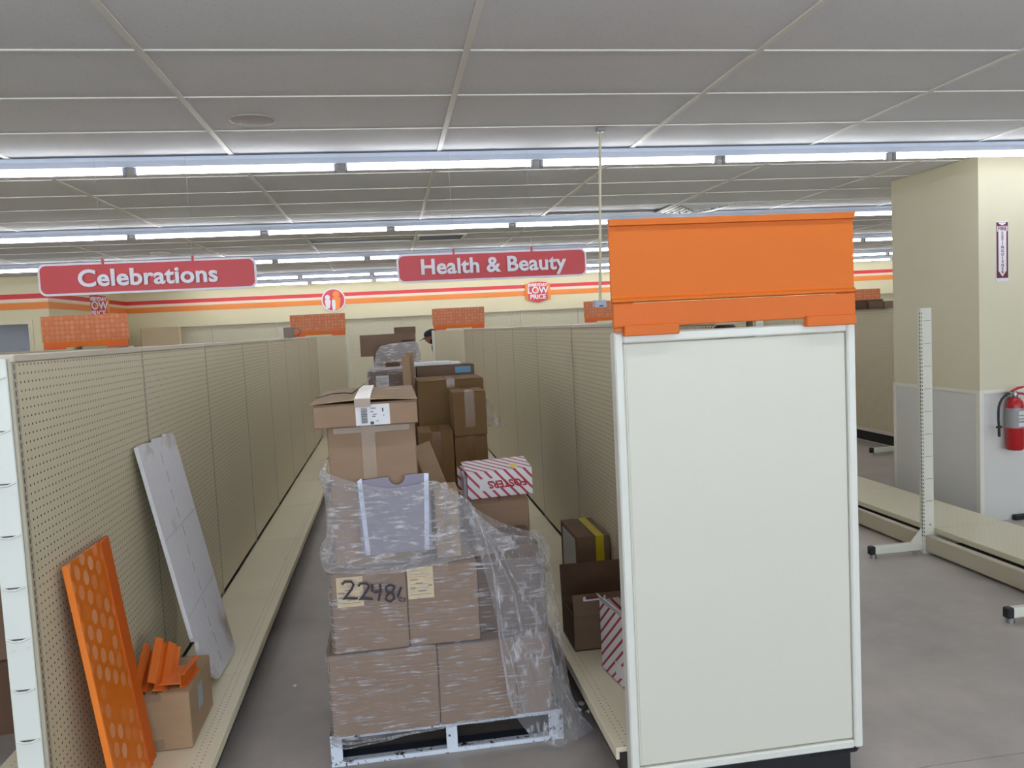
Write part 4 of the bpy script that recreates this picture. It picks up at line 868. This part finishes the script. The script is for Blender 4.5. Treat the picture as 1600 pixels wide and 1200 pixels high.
# gathered strands
def strand(pts, r, amp=.006, n=26, seed=0):
    P = [Vector(p) for p in pts]; out = []
    for i in range(n+1):
        t_ = i/n*(len(P)-1); k = min(int(t_), len(P)-2); f = t_-k; p0, p1, p2, p3 = P[max(k-1, 0)], P[k], P[k+1], P[min(k+2, len(P)-1)]
        p = .5*((2*p1)+(p2-p0)*f+(2*p0-5*p1+4*p2-p3)*f*f+(3*p1-p0-3*p2+p3)*f*f*f)
        out.append(p+amp*Vector((noise.noise(p*14+Vector((seed, 0, 0))), 0, noise.noise(p*11+Vector((0, seed, 0))))))
    m = MB(); m.tube(out, [r*(.6+.5*abs(noise.noise(Vector((i*.4, seed, 0))))) for i in range(n+1)], 6); return m
for i, (pts, r) in enumerate((
 ([(.20, 3.09, 1.065), (.27, 3.08, 1.00), (.31, 3.06, .90), (.34, 3.045, .74), (.35, 3.035, .55), (.36, 3.03, .38), (.385, 3.02, .20)], .0065),
 ([(.26, 3.09, 1.01), (.31, 3.07, .90), (.36, 3.05, .80), (.41, 3.03, .66), (.44, 3.03, .50)], .006),
 ([(.30, 3.08, .92), (.37, 3.06, .82), (.43, 3.045, .68), (.49, 3.04, .55), (.52, 3.04, .42)], .0045),
 ([(.35, 3.04, .66), (.37, 3.03, .50), (.40, 3.02, .34), (.44, 3.02, .16)], .0045),
 ([(.31, 3.11, .93), (.40, 3.14, .86), (.50, 3.16, .825), (.565, 3.2, .81)], .004),
 ([(.135, 3.07, .86), (.08, 3.05, .84), (.02, 3.04, .80), (-.05, 3.035, .785)], .0055),
 ([(.18, 3.07, 1.03), (.16, 3.06, .95), (.12, 3.05, .88), (.02, 3.04, .81)], .0035),
 ([(-.30, 3.15, 1.14), (-.22, 3.08, 1.11), (-.10, 3.07, 1.08), (.02, 3.065, 1.06)], .004),
 ([(-.318, 3.10, .120), (-.25, 3.062, .112), (-.12, 3.06, .118), (.02, 3.06, .128), (.2, 3.062, .134), (.38, 3.062, .136)], .006),
 ([(-.318, 3.10, .10), (-.25, 3.064, .095), (-.12, 3.062, .108), (.02, 3.062, .126)], .004),
 ([(.59, 3.12, .30), (.61, 3.11, .20), (.66, 3.12, .10), (.73, 3.14, .01)], .004))):
    strand(pts, r, seed=i*3.1).obj('film_strand', FILM_S, fw)
# crumpled corner tuft on the left
sheet('film_tuft', [[(-.262, 3.2, 1.20), (-.264, 3.18, 1.21), (-.268, 3.16, 1.20)], [(-.30, 3.2, 1.15), (-.295, 3.16, 1.15), (-.27, 3.13, 1.15)], [(-.29, 3.2, 1.08), (-.285, 3.16, 1.08), (-.268, 3.13, 1.08)]], FILM_D, fw, amp=.02, fr=30, sub=6, seed=2)
# marker writing on the film: 2 2 4 8 6s
def stroke(pts, r=.0042):
    m = MB(); P = [Vector((x, 3.068, z)) for x, z in pts]; m.tube(P, r, 6); return m
G = MB()
def glyph(ox, oz, s, strokes, r=.0052):
    for st in strokes:
        q = MB(); q.tube([Vector((ox+s*a, 3.0755, oz+s*b)) for a, b in st], r, 6)
        q2 = [Vector(v_) for v_ in q.v]; G.add([(v_.x, 3.0755+(v_.y-3.0755)*.15, v_.z) for v_ in q2], q.f)
two = [[(0, .85), (.15, 1), (.5, .98), (.62, .8), (.5, .55), (.2, .2), (0, .05), (.3, .08), (.8, .0)]]
glyph(-.235, .672, .070, two); glyph(-.175, .664, .065, two)
glyph(-.122, .655, .070, [[(0, .95), (-.02, .6), (.1, .5), (.5, .52)], [(.42, .95), (.42, .5), (.28, 0)]])
glyph(-.075, .648, .066, [[(.5, .9), (.3, 1), (.05, .85), (.1, .6), (.45, .45), (.5, .15), (.25, -.02), (.0, .15), (.1, .4), (.45, .6), (.55, .85), (.5, .9)]])
glyph(-.035, .655, .045, [[(.5, 1), (.3, .6), (.15, .2)]]); glyph(-.030, .640, .03, [[(0, .6), (.5, .7), (.2, .3), (.6, .1)], [(.6, .5), (1.0, .5), (.8, 0)]], .003)
G.obj('marker_writing', MARKER, fw)
# scraps on the floor
for i, (x, y, s_) in enumerate(((.655, 3.72, .02), (.70, 3.66, .015), (.74, 3.38, .02), (.715, 3.33, .018), (.75, 3.30, .012), (-.55, 3.9, .012))):
    m = MB(); m.add([(x+s_*math.cos(a)*(1+.4*math.sin(3*a+i)), y+s_*math.sin(a), .004+.004*math.sin(5*a)) for a in [k*math.pi/4 for k in range(8)]]+[(x, y, .012), (x, y, 0)], [(k, (k+1) % 8, 8) for k in range(8)]+[((k+1) % 8, k, 9) for k in range(8)])
    lb = ('crumpled white plastic scrap on the floor left of the front pallet' if i == 5 else 'crumpled white plastic scrap on the floor right of the front pallet')
    tag(m.obj('plastic_scrap', SIGN_W, off=(x, y, 0)), lb, 'litter', None if i == 5 else 'plastic scraps beside the pallet')

# ------------------------------------------------------------------ person behind the far end frame
def skin(name, V, E_, rad, mat, parent, sub=2, root=0):
    me = bpy.data.meshes.new(name); me.from_pydata([Vector(v)-WP[parent] for v in V], E_, []); me.materials.append(mat)
    o = bpy.data.objects.new(name, me); COL.objects.link(o); o.parent = parent; WP[o] = WP[parent]
    bm = bmesh.new(); bm.from_mesh(me); ly = bm.verts.layers.skin.verify()
    for i, v in enumerate(bm.verts): v[ly].radius = (rad[i] if isinstance(rad[i], tuple) else (rad[i], rad[i])); v[ly].use_root = (i == root)
    bm.to_mesh(me); bm.free()
    o.modifiers.new('s', 'SKIN').use_smooth_shade = True; sd = o.modifiers.new('u', 'SUBSURF'); sd.levels = sub; sd.render_levels = sub
    return o
px, py = .82, 13.35
p = thing('person', 'person in a dark cap and dark clothes, half hidden behind the far right endcap', 'person', (px, py, 0))
SK = plain('skin', (150, 100, 78), .6); CL = plain('dark_clothes', (34, 36, 46), .8); CAP = plain('dark_cap', (48, 50, 62), .8)
V = [(px, py, .95), (px, py, 1.12), (px-.02, py, 1.30), (px-.06, py, 1.40), (px-.10, py, 1.46), (px-.14, py, 1.53), (px-.15, py, 1.60),
     (px-.04, py-.19, 1.36), (px-.04, py-.24, 1.10), (px-.20, py-.24, .92), (px-.04, py+.19, 1.36), (px-.04, py+.24, 1.10), (px-.20, py+.24, .92),
     (px, py-.10, .88), (px-.03, py-.11, .48), (px+.02, py-.11, .09), (px-.12, py-.11, .04), (px, py+.10, .88), (px-.03, py+.11, .48), (px+.02, py+.11, .09), (px-.12, py+.11, .04)]
E2 = [(0, 1), (1, 2), (2, 3), (3, 4), (4, 5), (5, 6), (3, 7), (7, 8), (8, 9), (3, 10), (10, 11), (11, 12), (0, 13), (13, 14), (14, 15), (15, 16), (0, 17), (17, 18), (18, 19), (19, 20)]
rad = [.13, .125, .14, .10, .055, .085, .075, .062, .045, .032, .062, .045, .032, .085, .06, .045, .04, .085, .06, .045, .04]
body = skin('body', V, E2, rad, CL, p)
# bare skin: head with face, hands
hd = MB(); hc = Vector((px-.15, py, 1.555))
bm = bmesh.new(); bmesh.ops.create_uvsphere(bm, u_segments=20, v_segments=14, radius=1)
for v_ in bm.verts:
    q = v_.co.copy(); q.x *= .098; q.y *= .078; q.z *= .115
    if q.z < 0: q.x *= 1+.5*q.z/.115*.35; q.y *= 1+.3*q.z/.115
    v_.co = Matrix.Rotation(R(-20), 3, 'Y') @ q + hc
bm.verts.index_update(); hd.add([v_.co.copy() for v_ in bm.verts], [[v_.index for v_ in f_.verts] for f_ in bm.faces], 0, True); bm.free()
head = hd.obj('head', SK, p)
m = MB(); m.tube([hc+Vector((-.092, 0, .02)), hc+Vector((-.115, 0, -.015)), hc+Vector((-.098, 0, -.022))], [.008, .013, .008], 8); m.obj('nose', SK, head)
m = MB(); m.bbox(hc.x-.095, hc.x-.075, py-.022, py+.022, hc.z-.058, hc.z-.050, .003); m.obj('mouth', plain('lips', (128, 70, 62), .6), head)
for s_ in (-1, 1):
    m = MB(); m.lathe([(0, -.007), (.007, -.003), (.007, .003), (0, .007)], (hc.x-.088, py+s_*.03, hc.z+.012), 8); m.obj('eye', SIGN_W, head)
    m = MB(); m.tube([hc+Vector((.005, s_*.074, .02)), hc+Vector((.012, s_*.084, .0)), hc+Vector((.002, s_*.076, -.025))], [.008, .012, .007], 8); m.obj('ear', SK, head)
cp = MB(); cp.lathe([(.086, 0), (.096, .02), (.098, .05), (.085, .085), (.05, .105), (0, .11)], (0, 0, 0), 20)
Mc = Matrix.Translation(hc+Vector((.008, 0, .025))) @ Matrix.Rotation(R(-22), 4, 'Y') @ Matrix.Diagonal((1.08, .90, 1, 1))
cp.v = [tuple(Mc @ Vector(v_)) for v_ in cp.v]
vis = [(-.075, -.07), (-.13, -.062), (-.175, -.035), (-.185, 0), (-.175, .035), (-.13, .062), (-.075, .07)]
cp.prism(vis[::-1], .004, .012, Mc); cp.obj('cap', CAP, p)
for s_ in (-1, 1):
    hx, hy, hz = px-.20, py+s_*.24, .92
    V = [(hx, hy, hz), (hx-.05, hy, hz-.02), (hx-.09, hy, hz-.035)]; E3 = [(0, 1), (1, 2)]; rr = [(.022, .026), (.018, .036), (.014, .034)]
    for k, (oy, ln) in enumerate(((-.030, .9), (-.010, 1.0), (.010, .95), (.030, .75))):
        b = len(V); V += [(hx-.11, hy+oy, hz-.045), (hx-.11-.035*ln, hy+oy, hz-.062), (hx-.11-.055*ln, hy+oy, hz-.088)]; E3 += [(2, b), (b, b+1), (b+1, b+2)]; rr += [.009, .008, .007]
    b = len(V); V += [(hx-.045, hy-s_*.038, hz-.03), (hx-.075, hy-s_*.055, hz-.05)]; E3 += [(1, b), (b, b+1)]; rr += [.010, .008]
    skin('hand', V, E3, rr, SK, p, 1)
